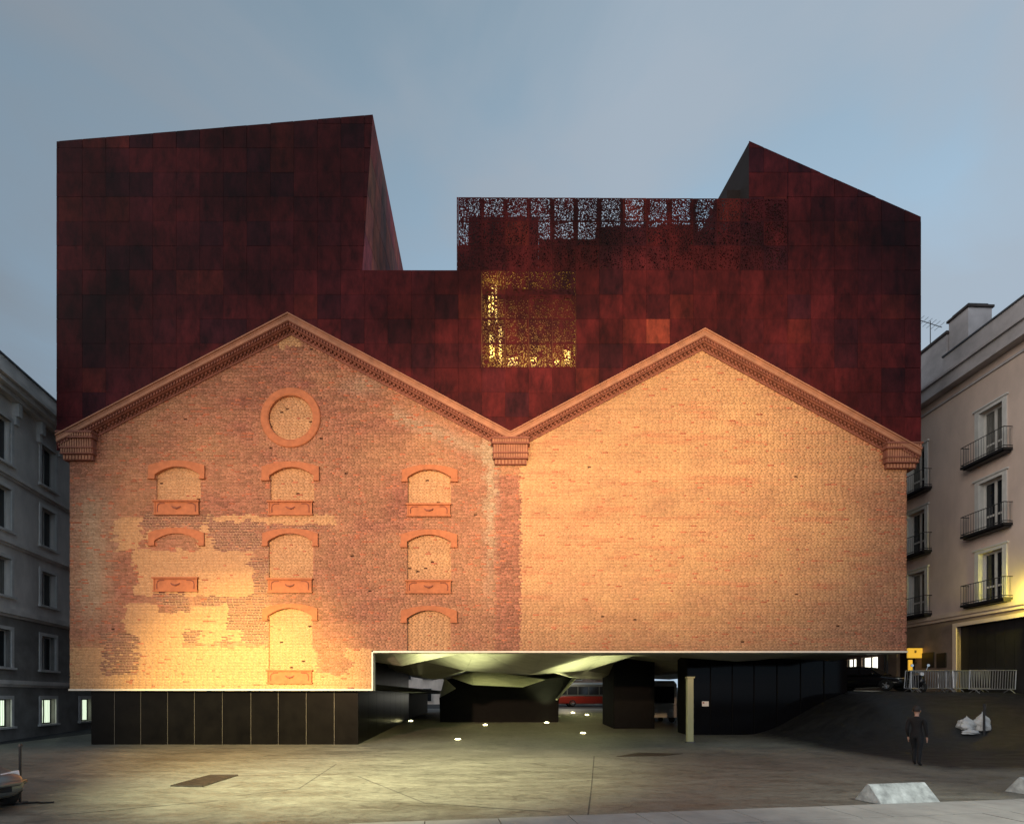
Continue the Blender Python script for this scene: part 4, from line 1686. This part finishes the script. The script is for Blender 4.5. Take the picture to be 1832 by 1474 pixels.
def car(name, label, loc, rz, paint):
    c = empty(name, loc, rz)
    tag(c, label, 'car')
    st = [(2.10, .34, .60, .62), (2.02, .24, .68, .76), (1.75, .19, .74, .84), (1.3, .19, .82, .865), (0.9, .19, .89, .87), (0.3, .19, .92, .87), (-0.6, .19, .94, .87), (-1.4, .19, .96, .86), (-1.85, .22, .95, .82), (-2.05, .28, .90, .74), (-2.12, .38, .80, .62)]
    vs, fs = [], []
    for x, zb, zt, w in st:
        h = zt - zb
        ring = [(0, zb), (w * .8, zb), (w * .97, zb + .1), (w, zb + h * .5), (w * .97, zb + h * .8), (w * .8, zt), (0, zt + .025)]
        ring += [(-a, b) for a, b in ring[-2:0:-1]]
        vs += [(x, a, b) for a, b in ring]
    k = 12
    for i in range(len(st) - 1):
        for j in range(k):
            fs.append((i * k + j, i * k + (j + 1) % k, (i + 1) * k + (j + 1) % k, (i + 1) * k + j))
    fs += [tuple(range(k)), tuple(range(len(vs) - 1, len(vs) - 1 - k, -1))]
    b = MB().add(vs, fs).build('body', paint, c, smooth=True)
    sd = b.modifiers.new('sub', 'SUBSURF')
    sd.levels = sd.render_levels = 1
    base = [(1.0, .86, .78), (-1.95, .90, .76)]
    top = [(0.2, 1.39, .60), (-0.4, 1.44, .62), (-1.35, 1.37, .58)]
    B = [(1.0, .78, .87), (0.0, .80, .90), (-0.9, .80, .92), (-1.95, .74, .92)]
    T = [(0.2, .60, 1.38), (-0.2, .62, 1.43), (-0.75, .62, 1.43), (-1.35, .58, 1.36)]
    vs = [(x, s * y, z) for s in (1, -1) for x, y, z in B + T]
    fs = []
    for o in (0, 8):
        for i in range(3):
            fs.append((o + i, o + i + 1, o + 5 + i, o + 4 + i))
    for i in range(3):
        fs.append((4 + i, 5 + i, 13 + i, 12 + i))
    fs += [(0, 4, 12, 8), (3, 11, 15, 7)]
    MB().add(vs, fs).build('cabin', paint, c)

    def glass(name, quad, off):
        ctr = sum((Vector(q) for q in quad), Vector()) / len(quad)
        v = [ctr + (Vector(q) - ctr) * 0.86 + Vector(off) for q in quad]
        vv = v + [p - Vector(off) * 0.8 for p in v]
        n = len(v)
        MB().add(vv, [tuple(range(n)), tuple(range(2 * n - 1, n - 1, -1))] + [(i, i + n, (i + 1) % n + n, (i + 1) % n) for i in range(n)]).build(name, M['pane'], c)
    V = lambda L, i, s: (L[i][0], s * L[i][1], L[i][2])
    glass('windscreen', [V(B, 0, 1), V(T, 0, 1), V(T, 0, -1), V(B, 0, -1)], (0.02, 0, 0.02))
    glass('rear_window', [V(B, 3, 1), V(T, 3, 1), V(T, 3, -1), V(B, 3, -1)], (-0.02, 0, 0.02))
    for s in (1, -1):
        for i in range(3):
            glass('side_window', [V(B, i, s), V(B, i + 1, s), V(T, i + 1, s), V(T, i, s)], (0, s * 0.02, 0.006))
        m = MB()
        m.add([(2.03, s * .34, .56), (1.93, s * .72, .60), (1.80, s * .77, .72), (1.98, s * .40, .70), (1.9, s * .34, .56), (1.8, s * .66, .60), (1.7, s * .7, .7), (1.85, s * .4, .68)],
              [(0, 1, 2, 3), (7, 6, 5, 4), (0, 4, 5, 1), (1, 5, 6, 2), (2, 6, 7, 3), (3, 7, 4, 0)]).build('headlight', M['lamp_clear'], c, bevel=0.02)
        MB().box(-2.12, -1.98, s * .42 if s > 0 else -.7, .7 if s > 0 else -.42, .62, .82).build('tail_light', M['lamp_red'], c, bevel=0.02)
        MB().box(0.55, 0.72, s * .98 if s < 0 else .84, s * .98 if s > 0 else -.84, .92, 1.04).build('mirror', paint, c, bevel=0.03)
        for x in (1.32, -1.3):
            n = 20
            m = MB()
            vs = [(x + math.cos(math.pi * i / n) * .37, s * yy, .28 + math.sin(math.pi * i / n) * .38) for yy in (.7, .876) for i in range(n + 1)]
            m.add(vs, [tuple(range(n + 1, 2 * n + 2)), tuple(range(n, -1, -1))] + [(i, i + 1, n + 2 + i, n + 1 + i) for i in range(n)]).build('wheel_arch', M['rubber'], c)
            wheel(c, x, s * .80)
    MB().box(2.02, 2.10, -.5, .5, .36, .48).build('grille', M['rubber'], c)
    fb = MB()
    fb.tube([(1.86, -.82, .50), (2.05, -.62, .50), (2.13, -.3, .50), (2.14, 0, .50), (2.13, .3, .50), (2.05, .62, .50), (1.86, .82, .50)], 0.05, 6)
    fb.build('bumper', paint, c, smooth=True)
    MB().box(2.13, 2.19, -.26, .26, .40, .51).build('number_plate', M['plate'], c)
    return c


def at_ground(x, y, dz=0.0):
    return (x, y, g(x, y) + dz)


car('parked_car', 'black hatchback parked in the side street under the right corner of the museum', at_ground(20.6, 7.4), R(-58), M['paint_black'])
car('parked_car', 'silver car whose front corner shows at the lower left edge', at_ground(-11.42, -13.3), R(-20), M['paint_silver'])


def coach(name, label, loc, rz, L, H, W, upper, lower, cat, nwin):
    o = empty(name, loc, rz)
    tag(o, label, cat)
    prof = [(-W / 2, .35), (W / 2, .35), (W / 2, H - .25), (W / 2 - .2, H), (-W / 2 + .2, H), (-W / 2, H - .25)]
    n = len(prof)
    zs = 1.25

    def shell(pr, nm, m):
        k = len(pr)
        vs = [(-L / 2, y, z) for y, z in pr] + [(L / 2, y, z) for y, z in pr]
        MB().add(vs, [tuple(range(k)), tuple(range(2 * k - 1, k - 1, -1))] + [(i, (i + 1) % k, (i + 1) % k + k, i + k) for i in range(k)]).build(nm, m, o, bevel=0.06)
    shell([(-W / 2, .35), (W / 2, .35), (W / 2, zs), (-W / 2, zs)], 'lower_body', lower)
    shell([(-W / 2, zs + .002), (W / 2, zs + .002), (W / 2, H - .25), (W / 2 - .2, H), (-W / 2 + .2, H), (-W / 2, H - .25)], 'upper_body', upper)
    for s in (-1, 1):
        for i in range(nwin):
            a = -L / 2 + .3 + (L - .6) * i / nwin
            b = a + (L - .6) / nwin - .1
            y0, y1 = sorted((s * W / 2 - s * .02, s * W / 2 + s * .012))
            MB().box(a, b, y0, y1, zs + .2, H - .5).build('side_window', M['pane'], o)
        for x in (-L * .3, L * .32):
            wheel(o, x, s * (W / 2 - .12), .42, .26)
        MB().box(L / 2 - .03, L / 2 + .03, s * W * .28 - .14, s * W * .28 + .14, .75, .95).build('headlight', M['lamp_clear'], o)
        MB().box(-L / 2 - .03, -L / 2 + .03, s * W * .4 - .09, s * W * .4 + .09, .8, 1.15).build('tail_light', emit('tail_glow', (1.0, .25, .05), 1.5) if nwin < 4 else M['lamp_red'], o)
    MB().box(L / 2 - .02, L / 2 + .015, -W / 2 + .2, W / 2 - .2, zs + .1, H - .4).build('windscreen', M['pane'], o)
    MB().box(-L / 2 - .015, -L / 2 + .02, -W / 2 + .25, W / 2 - .25, zs + .3, H - .5).build('rear_window', M['pane'], o)
    return o


coach('city_bus', 'silver and red bus on the far street seen through the passage', at_ground(10.5, 42), R(4), 11, 2.9, 2.5, M['paint_silver'], M['paint_red'], 'bus', 8)
coach('delivery_van', 'pale delivery van beyond the passage between the pier and the dark glass', at_ground(10.4, 15.4), R(-90), 4.6, 2.9, 1.9, M['paint_white'], M['paint_white'], 'van', 2)


def scooter(loc, rz):
    o = empty('motor_scooter', loc, rz)
    tag(o, 'dark motor scooter with chrome mirrors beside the crowd barriers', 'scooter')
    for x in (0.62, -0.62):
        wheel(o, x, 0.001, .23, .1)
    MB().tube([(-.85, 0, .50), (-.5, 0, .62), (-.05, 0, .58), (.1, 0, .30), (.38, 0, .30)], [.08, .17, .16, .12, .12], 10).build('body', M['paint_black'], o, smooth=True)
    MB().tube([(.38, 0, .30), (.46, 0, .55), (.40, 0, .88)], [.14, .17, .10], 10).build('front_shield', M['paint_black'], o, smooth=True)
    MB().tube([(-.75, 0, .74), (-.4, 0, .78), (.02, 0, .74)], [.09, .14, .11], 10).build('seat', M['rubber'], o, smooth=True)
    MB().tube([(.62, 0, .23), (.48, 0, .6), (.40, 0, 1.0)], .03, 6).build('fork', M['chrome'], o)
    MB().tube([(.28, -.34, 1.04), (.38, -.15, 1.0), (.40, 0, 1.0), (.38, .15, 1.0), (.28, .34, 1.04)], .02, 6).build('handlebar', M['chrome'], o)
    MB().tube([(.46, 0, .9), (.53, 0, .9)], [.1, .09], 12).build('headlight', M['lamp_clear'], o)
    for s in (1, -1):
        m = MB()
        m.tube([(.34, s * .26, 1.03), (.36, s * .34, 1.3)], .012, 5)
        m.tube([(.33, s * .36, 1.34), (.37, s * .36, 1.34)], [.075, .07], 10)
        m.build('mirror', M['chrome'], o)
    return o


scooter(at_ground(20.55, 3.6), R(-100))


# ------------------------------------------------------------------ street furniture
M['galv'] = mat('galvanised_steel', (0.55, 0.56, 0.58), 0.35, 0.75, vary=0.15)


def barrier():
    o = empty('crowd_barrier')
    for a, b in (((-1.12, 0, .2), (-1.12, 0, 1.08)), ((1.12, 0, .2), (1.12, 0, 1.08))):
        MB().tube([a, b], .024, 6).build('post', M['galv'], o)
    for z in (1.08, .2):
        MB().tube([(-1.14, 0, z), (1.14, 0, z)], .026, 6).build('rail', M['galv'], o)
    for i in range(17):
        x = -1.0 + i * .125
        MB().tube([(x, 0, .2), (x, 0, 1.08)], .013, 5).build('bar', M['galv'], o)
    for x in (-.85, .85):
        MB().tube([(x, -.28, 0.01), (x, -.05, .17), (x, .05, .17), (x, .28, 0.01)], .02, 5).build('foot', M['galv'], o)
    return o


b0 = barrier()
spots = [(21.05, 3.15, 2, 'front-most crowd barrier at the left of the galvanised stack, next to the scooter'),
         (21.25, 3.45, -3, 'crowd barrier leaning directly behind the left front one'),
         (21.1, 3.75, 4, 'crowd barrier at the back of the left stack'),
         (23.15, 3.05, -2, 'front-most crowd barrier at the right, before the garage door'),
         (22.95, 3.35, 3, 'crowd barrier directly behind the right front one'),
         (22.9, 3.65, -4, 'crowd barrier at the back, against the garage door'),
         (22.55, 1.55, 2, 'crowd barrier standing apart, nearest the right edge of the picture')]
for i, (x, y, a, lb) in enumerate(spots):
    o = b0 if i == 0 else copy_tree(b0)
    o.location = at_ground(x, y)
    o.rotation_euler = (R(random.uniform(-3, 6)), 0, R(a))
    tag(o, lb, 'barrier', 'galvanised crowd barriers by the garage door')

# tall pale post in front of the dark glass
p = ray_ground(1234, 1328)
po = empty('intercom_post', p)
tag(po, 'tall pale rectangular post standing in front of the dark glass', 'post')
M['post'] = mat('pale_post_paint', (0.34, 0.33, 0.17), 0.45, vary=0.12, stretch=(1, 1, .2))
MB().box(-.14, .14, -.12, .12, 0, 2.98).build('shaft', M['post'], po, bevel=.012)
MB().box(-.17, .19, -.15, .15, 2.98, 3.05).build('cap', M['post'], po, bevel=.01)
MB().box(-.19, .19, -.17, .17, 0, .06).build('foot_plate', M['seam'], po)
for z in (.95, 1.35, 1.62):
    MB().box(.14, .17, -.06, .06, z, z + .16).build('button_plate', M['seam'], po)

# thin post by the silver car
p = ray_ground(36, 1437)
po = empty('metal_post', p)
tag(po, 'thin dark metal post beside the silver car at left', 'post')
MB().tube([(0, 0, 0), (0, 0, 1.14)], .022, 8).build('shaft', M['iron'], po)
MB().tube([(0, 0, 1.14), (0, 0, 1.19)], [.045, .02], 8).build('cap', M['iron'], po)
MB().tube([(0, 0, 0), (0, 0, .035)], .12, 12).build('foot_plate', M['iron'], po)
ca = MB().tube([(p.x + .1, p.y - .05, p.z + .02), (p.x + .3, p.y + .05, p.z + .02), (p.x + .42, p.y + .0, p.z + .02), (p.x + .62, p.y + .06, p.z + .02)], .018, 5).build('cable', M['iron'])
tag(ca, 'short dark cable lying on the plaza at the foot of the thin post', 'cable')


def wedge(loc, rz, label, sc=1.0):
    o = MB()
    L, D, H = 1.40 * sc, .62 * sc, .36 * sc
    o.add([(0, 0, 0), (L, 0, 0), (L + .04, D, 0), (-.04, D, 0), (.02, D * .52, H), (L - .02, D * .52, H), (.02, D * .6, H), (L - .02, D * .6, H)],
          [(0, 1, 5, 4), (1, 2, 7, 5), (2, 3, 6, 7), (3, 0, 4, 6), (4, 5, 7, 6), (3, 2, 1, 0)])
    w = o.build('concrete_wedge', M['wedge'], None, bevel=.012)
    w.location = loc
    w.rotation_euler = (0, 0, rz)
    tag(w, label, 'concrete block', 'sloped concrete blocks along the pavement')


M['wedge'] = mat('speckled_granite', (0.42, 0.44, 0.425), .85, vary=.5, scale=5, bump=.6, bscale=26)
a = ray_ground(1578, 1440)
wedge(a, R(11), 'pale sloped granite block lying at the pavement edge, in full view')
a = ray_ground(1858, 1424)
wedge(a, R(14), 'second sloped granite block cut off by the right edge')

# pavement slabs at the bottom right
M['slab'] = mat('pavement_slab', (0.33, 0.32, 0.295), .85, vary=.22, scale=1.4, bump=.25, bscale=40)


def pavement():
    pv = empty('pavement', (0, 0, 0))
    tag(pv, kind='structure')
    o0, o1 = ray_ground(640, 1474), ray_ground(1832, 1430)
    u = (o1 - o0)
    u.z = 0
    u.normalize()
    n = Vector((u.y, -u.x, 0))
    bed = MB()
    A, B = o0 - u * 1.5, o0 + u * 19
    q = [A + n * .0, B + n * .0, B + n * 6, A + n * 6]
    bed.add([(p.x, p.y, .004) for p in q] + [(p.x, p.y, -.05) for p in q], [(0, 1, 2, 3), (0, 4, 5, 1), (1, 5, 6, 2), (2, 6, 7, 3), (3, 7, 4, 0)])
    bed.build('joint_bed', M['asphalt'], pv)
    for r in range(5):
        t = -1.4 + (.55 if r % 2 else 0)
        while t < 18:
            L = random.choice((1.25, 1.25, 1.25, .62))
            a, b = A + u * (t + 1.5) + n * (r * 1.02 + .012), None
            c = [o0 + u * (t + .009) + n * (r * 1.02 + .012), o0 + u * (t + L - .009) + n * (r * 1.02 + .012), o0 + u * (t + L - .009) + n * (r * 1.02 + 1.008), o0 + u * (t + .009) + n * (r * 1.02 + 1.008)]
            h = .024 + random.uniform(-.004, .004)
            MB().add([(p.x, p.y, 0) for p in c] + [(p.x, p.y, h) for p in c], [(0, 1, 2, 3), (4, 7, 6, 5), (0, 4, 5, 1), (1, 5, 6, 2), (2, 6, 7, 3), (3, 7, 4, 0)]).build('paving_slab', M['slab'], pv)
            t += L


pavement()


# gratings and joints in the plaza
def flat_quad(pts, h0, h1):
    v = [ray_ground(*p) for p in pts]
    m = MB()
    n = len(v)
    m.add([(p.x, p.y, p.z + h1) for p in v] + [(p.x, p.y, p.z + h0) for p in v], [tuple(range(n)), tuple(range(2 * n - 1, n - 1, -1))] + [(i, i + n, (i + 1) % n + n, (i + 1) % n) for i in range(n)])
    return m, v


M['grate'] = mat('rusty_grate_iron', (0.05, 0.038, 0.028), .6, .4, vary=.4, scale=8)
gr = empty('drain_grate', ray_ground(365, 1397))
tag(gr, 'slanted iron drain grating in the concrete at left', 'grating')
m, v = flat_quad([(306, 1406), (362, 1407), (425, 1387), (376, 1387)], -.02, .004)
m.v = [tuple(Vector(q) - gr.location) for q in m.v]
m.build('pit', M['black'], gr)
v = [q - gr.location for q in v]
for k in range(13):
    t = (k + .15) / 13
    t2 = (k + .75) / 13
    a, b, c, d = v[0].lerp(v[3], t), v[1].lerp(v[2], t), v[1].lerp(v[2], t2), v[0].lerp(v[3], t2)
    q = [a, b, c, d]
    MB().add([(p.x, p.y, .006) for p in q] + [(p.x, p.y, .022) for p in q], [(0, 1, 2, 3), (4, 7, 6, 5), (0, 4, 5, 1), (1, 5, 6, 2), (2, 6, 7, 3), (3, 7, 4, 0)]).build('bar', M['grate'], gr)
fr = MB()
for i in range(4):
    p, q = v[i], v[(i + 1) % 4]
    fr.tube([(p.x, p.y, .012), (q.x, q.y, .012)], .022, 4)
fr.build('frame', M['grate'], gr)
m, v = flat_quad([(1103, 1353), (1185, 1352), (1222, 1348), (1142, 1346)], -.02, .012)
hc = m.build('drain_cover', M['grate'])
tag(hc, 'flat dark iron drain cover in the concrete before the passage', 'drain cover')
M['joint'] = mat('joint_filler', (0.06, 0.055, 0.048), .9, vary=.4, scale=6)
for pts in ([(1063, 1352), (1058, 1410), (1050, 1474)], [(105, 1458), (230, 1446), (390, 1432)], [(424, 1423), (535, 1410), (602, 1366)], [(640, 1388), (760, 1436), (985, 1452)], [(1064, 1352), (1180, 1366), (1420, 1378)]):
    w = [ray_ground(*p) for p in pts]
    m = MB()
    for a, b in zip(w[:-1], w[1:]):
        d = (b - a).normalized()
        s = Vector((-d.y, d.x, 0)) * .014
        m.add([(q.x, q.y, q.z + .004) for q in (a + s, b + s, b - s, a - s)], [(0, 1, 2, 3)])
    m.build('expansion_joint', M['joint'], PLAZA)

# white sacks by a dark stake on the bank
M['sack'] = mat('white_plastic_sack', (0.5, 0.5, 0.49), .5, vary=.12, scale=6, bump=.5, bscale=9)


def sack(loc, r, seed, label, sq=(1, 1, 1)):
    bm = bmesh.new()
    bmesh.ops.create_icosphere(bm, subdivisions=5, radius=1)
    rnd = random.Random(seed)
    ph = [rnd.uniform(0, 6.28) for _ in range(9)]
    for v in bm.verts:
        d = 1 + .12 * math.sin(3 * v.co.x + ph[0]) * math.sin(4 * v.co.y + ph[1]) + .09 * math.sin(7 * v.co.z + ph[2] + 3 * v.co.x) + .05 * math.sin(11 * v.co.y + ph[3]) + .03 * math.sin(17 * v.co.x + 9 * v.co.z + ph[4]) + .02 * math.sin(26 * v.co.z + 14 * v.co.y + ph[5])
        v.co *= d
        if v.co.z > .75:
            k = (v.co.z - .75)
            v.co.x *= max(.18, 1 - 2.6 * k)
            v.co.y *= max(.18, 1 - 2.6 * k)
            v.co.z += k * .9
        v.co.z = max(v.co.z, -.62)
        v.co.x *= sq[0] * r
        v.co.y *= sq[1] * r
        v.co.z = (v.co.z + .62) * sq[2] * r
    me = bpy.data.meshes.new('plastic_sack')
    bm.to_mesh(me)
    bm.free()
    for p in me.polygons:
        p.use_smooth = True
    me.materials.append(M['sack'])
    o = bpy.data.objects.new('plastic_sack', me)
    o.location = loc
    COL.objects.link(o)
    tag(o, label, 'sack', 'white sacks on the dark bank')


q = ray_ground(1749, 1306)
sack(Vector((q.x + .18, q.y, g(q.x + .18, q.y) - .03)), .30, 3, 'largest white plastic sack, right of the dark stake', (.9, .9, 1.25))
sack(Vector((q.x - .35, q.y + .12, g(q.x - .35, q.y + .12) - .03)), .29, 5, 'white plastic sack just left of the dark stake', (1.1, .9, 1.0))
q2 = ray_ground(1735, 1312)
sack(Vector((q2.x, q2.y, g(q2.x, q2.y) - .02)), .2, 8, 'smallest white sack lying flat in front of the others', (1.6, .9, .55))
st = empty('wooden_stake', (q.x - .02, q.y - .32, g(q.x, q.y - .32)))
tag(st, 'thin dark stake standing between the white sacks', 'stake')
MB().tube([(0, 0, -.05), (0, 0, 1.25)], [.045, .035], 8).build('shaft', M['iron'], st)
MB().tube([(0, 0, 1.0), (.0, -.04, 1.0), (.55, .5, 1.22)], .012, 5).build('guy_wire', M['zinc'], st)


# ------------------------------------------------------------------ the person
def person():
    q = ray_ground(1640, 1368)
    root = empty('person', q, R(128))
    tag(root, 'person in dark clothes standing on the plaza before the dark bank', 'person')
    # skeleton: (name, position, radius, parent)
    J = [('pelvis', (0, 0, .95), .145, None), ('waist', (0, .0, 1.10), .135, 'pelvis'), ('chest', (0, .01, 1.32), .165, 'waist'), ('neckb', (0, .0, 1.50), .075, 'chest'), ('neck', (0, -.01, 1.56), .055, 'neckb'),
         ('jaw', (0, -.03, 1.62), .075, 'neck'), ('head', (0, -.02, 1.70), .092, 'jaw'), ('crown', (0, -.005, 1.77), .075, 'head')]
    for s, n in ((1, 'l'), (-1, 'r')):
        J += [('hip' + n, (s * .095, 0, .90), .11, 'pelvis'), ('thigh' + n, (s * .10, -.01 - .07 * s, .70), .09, 'hip' + n), ('knee' + n, (s * .095, -.03 - .11 * s, .50), .064, 'thigh' + n), ('calf' + n, (s * .10, .01 - .13 * s, .34), .062, 'knee' + n),
              ('ankle' + n, (s * .10, .04 - .16 * s, .09), .044, 'calf' + n), ('ball' + n, (s * .115, -.09 - .16 * s, .035), .038, 'ankle' + n), ('toe' + n, (s * .12, -.16 - .16 * s, .03), .03, 'ball' + n),
              ('sho' + n, (s * .185, .005, 1.43), .072, 'chest'), ('uarm' + n, (s * .215, .02 + .03 * s, 1.27), .06, 'sho' + n), ('elb' + n, (s * .225, .04 + .06 * s, 1.13), .05, 'uarm' + n), ('fore' + n, (s * .235, -.02 + .04 * s, .99), .042, 'elb' + n), ('wri' + n, (s * .242, -.07, .88), .028, 'fore' + n),
              ('palm' + n, (s * .242, -.095, .81), .032, 'wri' + n), ('thumb' + n, (s * .225, -.125, .80), .012, 'palm' + n), ('thumbt' + n, (s * .222, -.14, .765), .009, 'thumb' + n)]
        for k in range(4):
            dy = -.03 + .02 * k
            ln = (.055, .065, .06, .045)[k]
            J += [('f%d' % k + n, (s * .243, -.10 + dy, .765), .0095, 'palm' + n), ('g%d' % k + n, (s * .235, -.108 + dy, .765 - ln), .0075, 'f%d' % k + n)]
    idx = {j[0]: i for i, j in enumerate(J)}
    me = bpy.data.meshes.new('body')
    me.from_pydata([j[1] for j in J], [(idx[j[0]], idx[j[3]]) for j in J if j[3]], [])
    o = bpy.data.objects.new('body', me)
    COL.objects.link(o)
    sk = o.modifiers.new('skin', 'SKIN')
    for i, j in enumerate(J):
        me.skin_vertices[0].data[i].radius = (j[2], j[2] * (.72 if j[0] in ('chest', 'waist', 'pelvis') else 1))
        me.skin_vertices[0].data[i].use_root = (i == 0)
    sb = o.modifiers.new('sub', 'SUBSURF')
    sb.levels = sb.render_levels = 2
    dg = bpy.context.evaluated_depsgraph_get()
    me2 = bpy.data.meshes.new_from_object(o.evaluated_get(dg))
    bpy.data.objects.remove(o)
    skin = mat('skin', (0.45, 0.25, 0.18), .6, vary=.1)
    jac = mat('dark_jacket', (0.005, 0.003, 0.0035), .85, vary=.3)
    tr = mat('dark_trousers', (0.004, 0.004, 0.006), .85, vary=.3)
    shoe = mat('dark_shoes', (0.012, 0.011, 0.011), .6)
    for m in (skin, jac, tr, shoe):
        me2.materials.append(m)
    for p in me2.polygons:
        c = p.center
        p.use_smooth = True
        hand = abs(c.x) > .195 and c.z < .875
        p.material_index = 0 if (c.z > 1.53 or hand) else 1 if (c.z > .93 or abs(c.x) > .2) else 2 if c.z > .075 else 3
    b = bpy.data.objects.new('body', me2)
    COL.objects.link(b)
    b.parent = root
    bm = bmesh.new()
    bmesh.ops.create_uvsphere(bm, u_segments=20, v_segments=12, radius=1)
    for v in bm.verts:
        v.co = Vector((v.co.x * .104, v.co.y * .112 + .012, v.co.z * .12 + 1.735))
    bmesh.ops.delete(bm, geom=[v for v in bm.verts if v.co.y < -.035 and v.co.z < 1.77 or v.co.z < 1.655], context='VERTS')
    hm = bpy.data.meshes.new('hair')
    bm.to_mesh(hm)
    bm.free()
    hm.materials.append(mat('dark_hair', (0.02, 0.013, 0.01), .7))
    for p in hm.polygons:
        p.use_smooth = True
    h = bpy.data.objects.new('hair', hm)
    COL.objects.link(h)
    h.parent = root
    fc = mat('eye_dark', (0.02, 0.015, 0.012), .3)
    for s in (1, -1):
        MB().box(s * .034 - .013, s * .034 + .013, -.112, -.098, 1.698, 1.708).build('eye', fc, root)
        MB().tube([(s * .09, -.01, 1.665), (s * .1, .0, 1.69), (s * .098, .008, 1.715)], [.012, .016, .012], 6).build('ear', skin, root, smooth=True)
    MB().tube([(0, -.105, 1.70), (0, -.128, 1.668), (0, -.105, 1.658)], [.010, .015, .012], 6).build('nose', skin, root, smooth=True)
    MB().box(-.022, .022, -.108, -.098, 1.628, 1.636).build('mouth', mat('lips', (0.3, 0.1, 0.09), .5), root)


person()
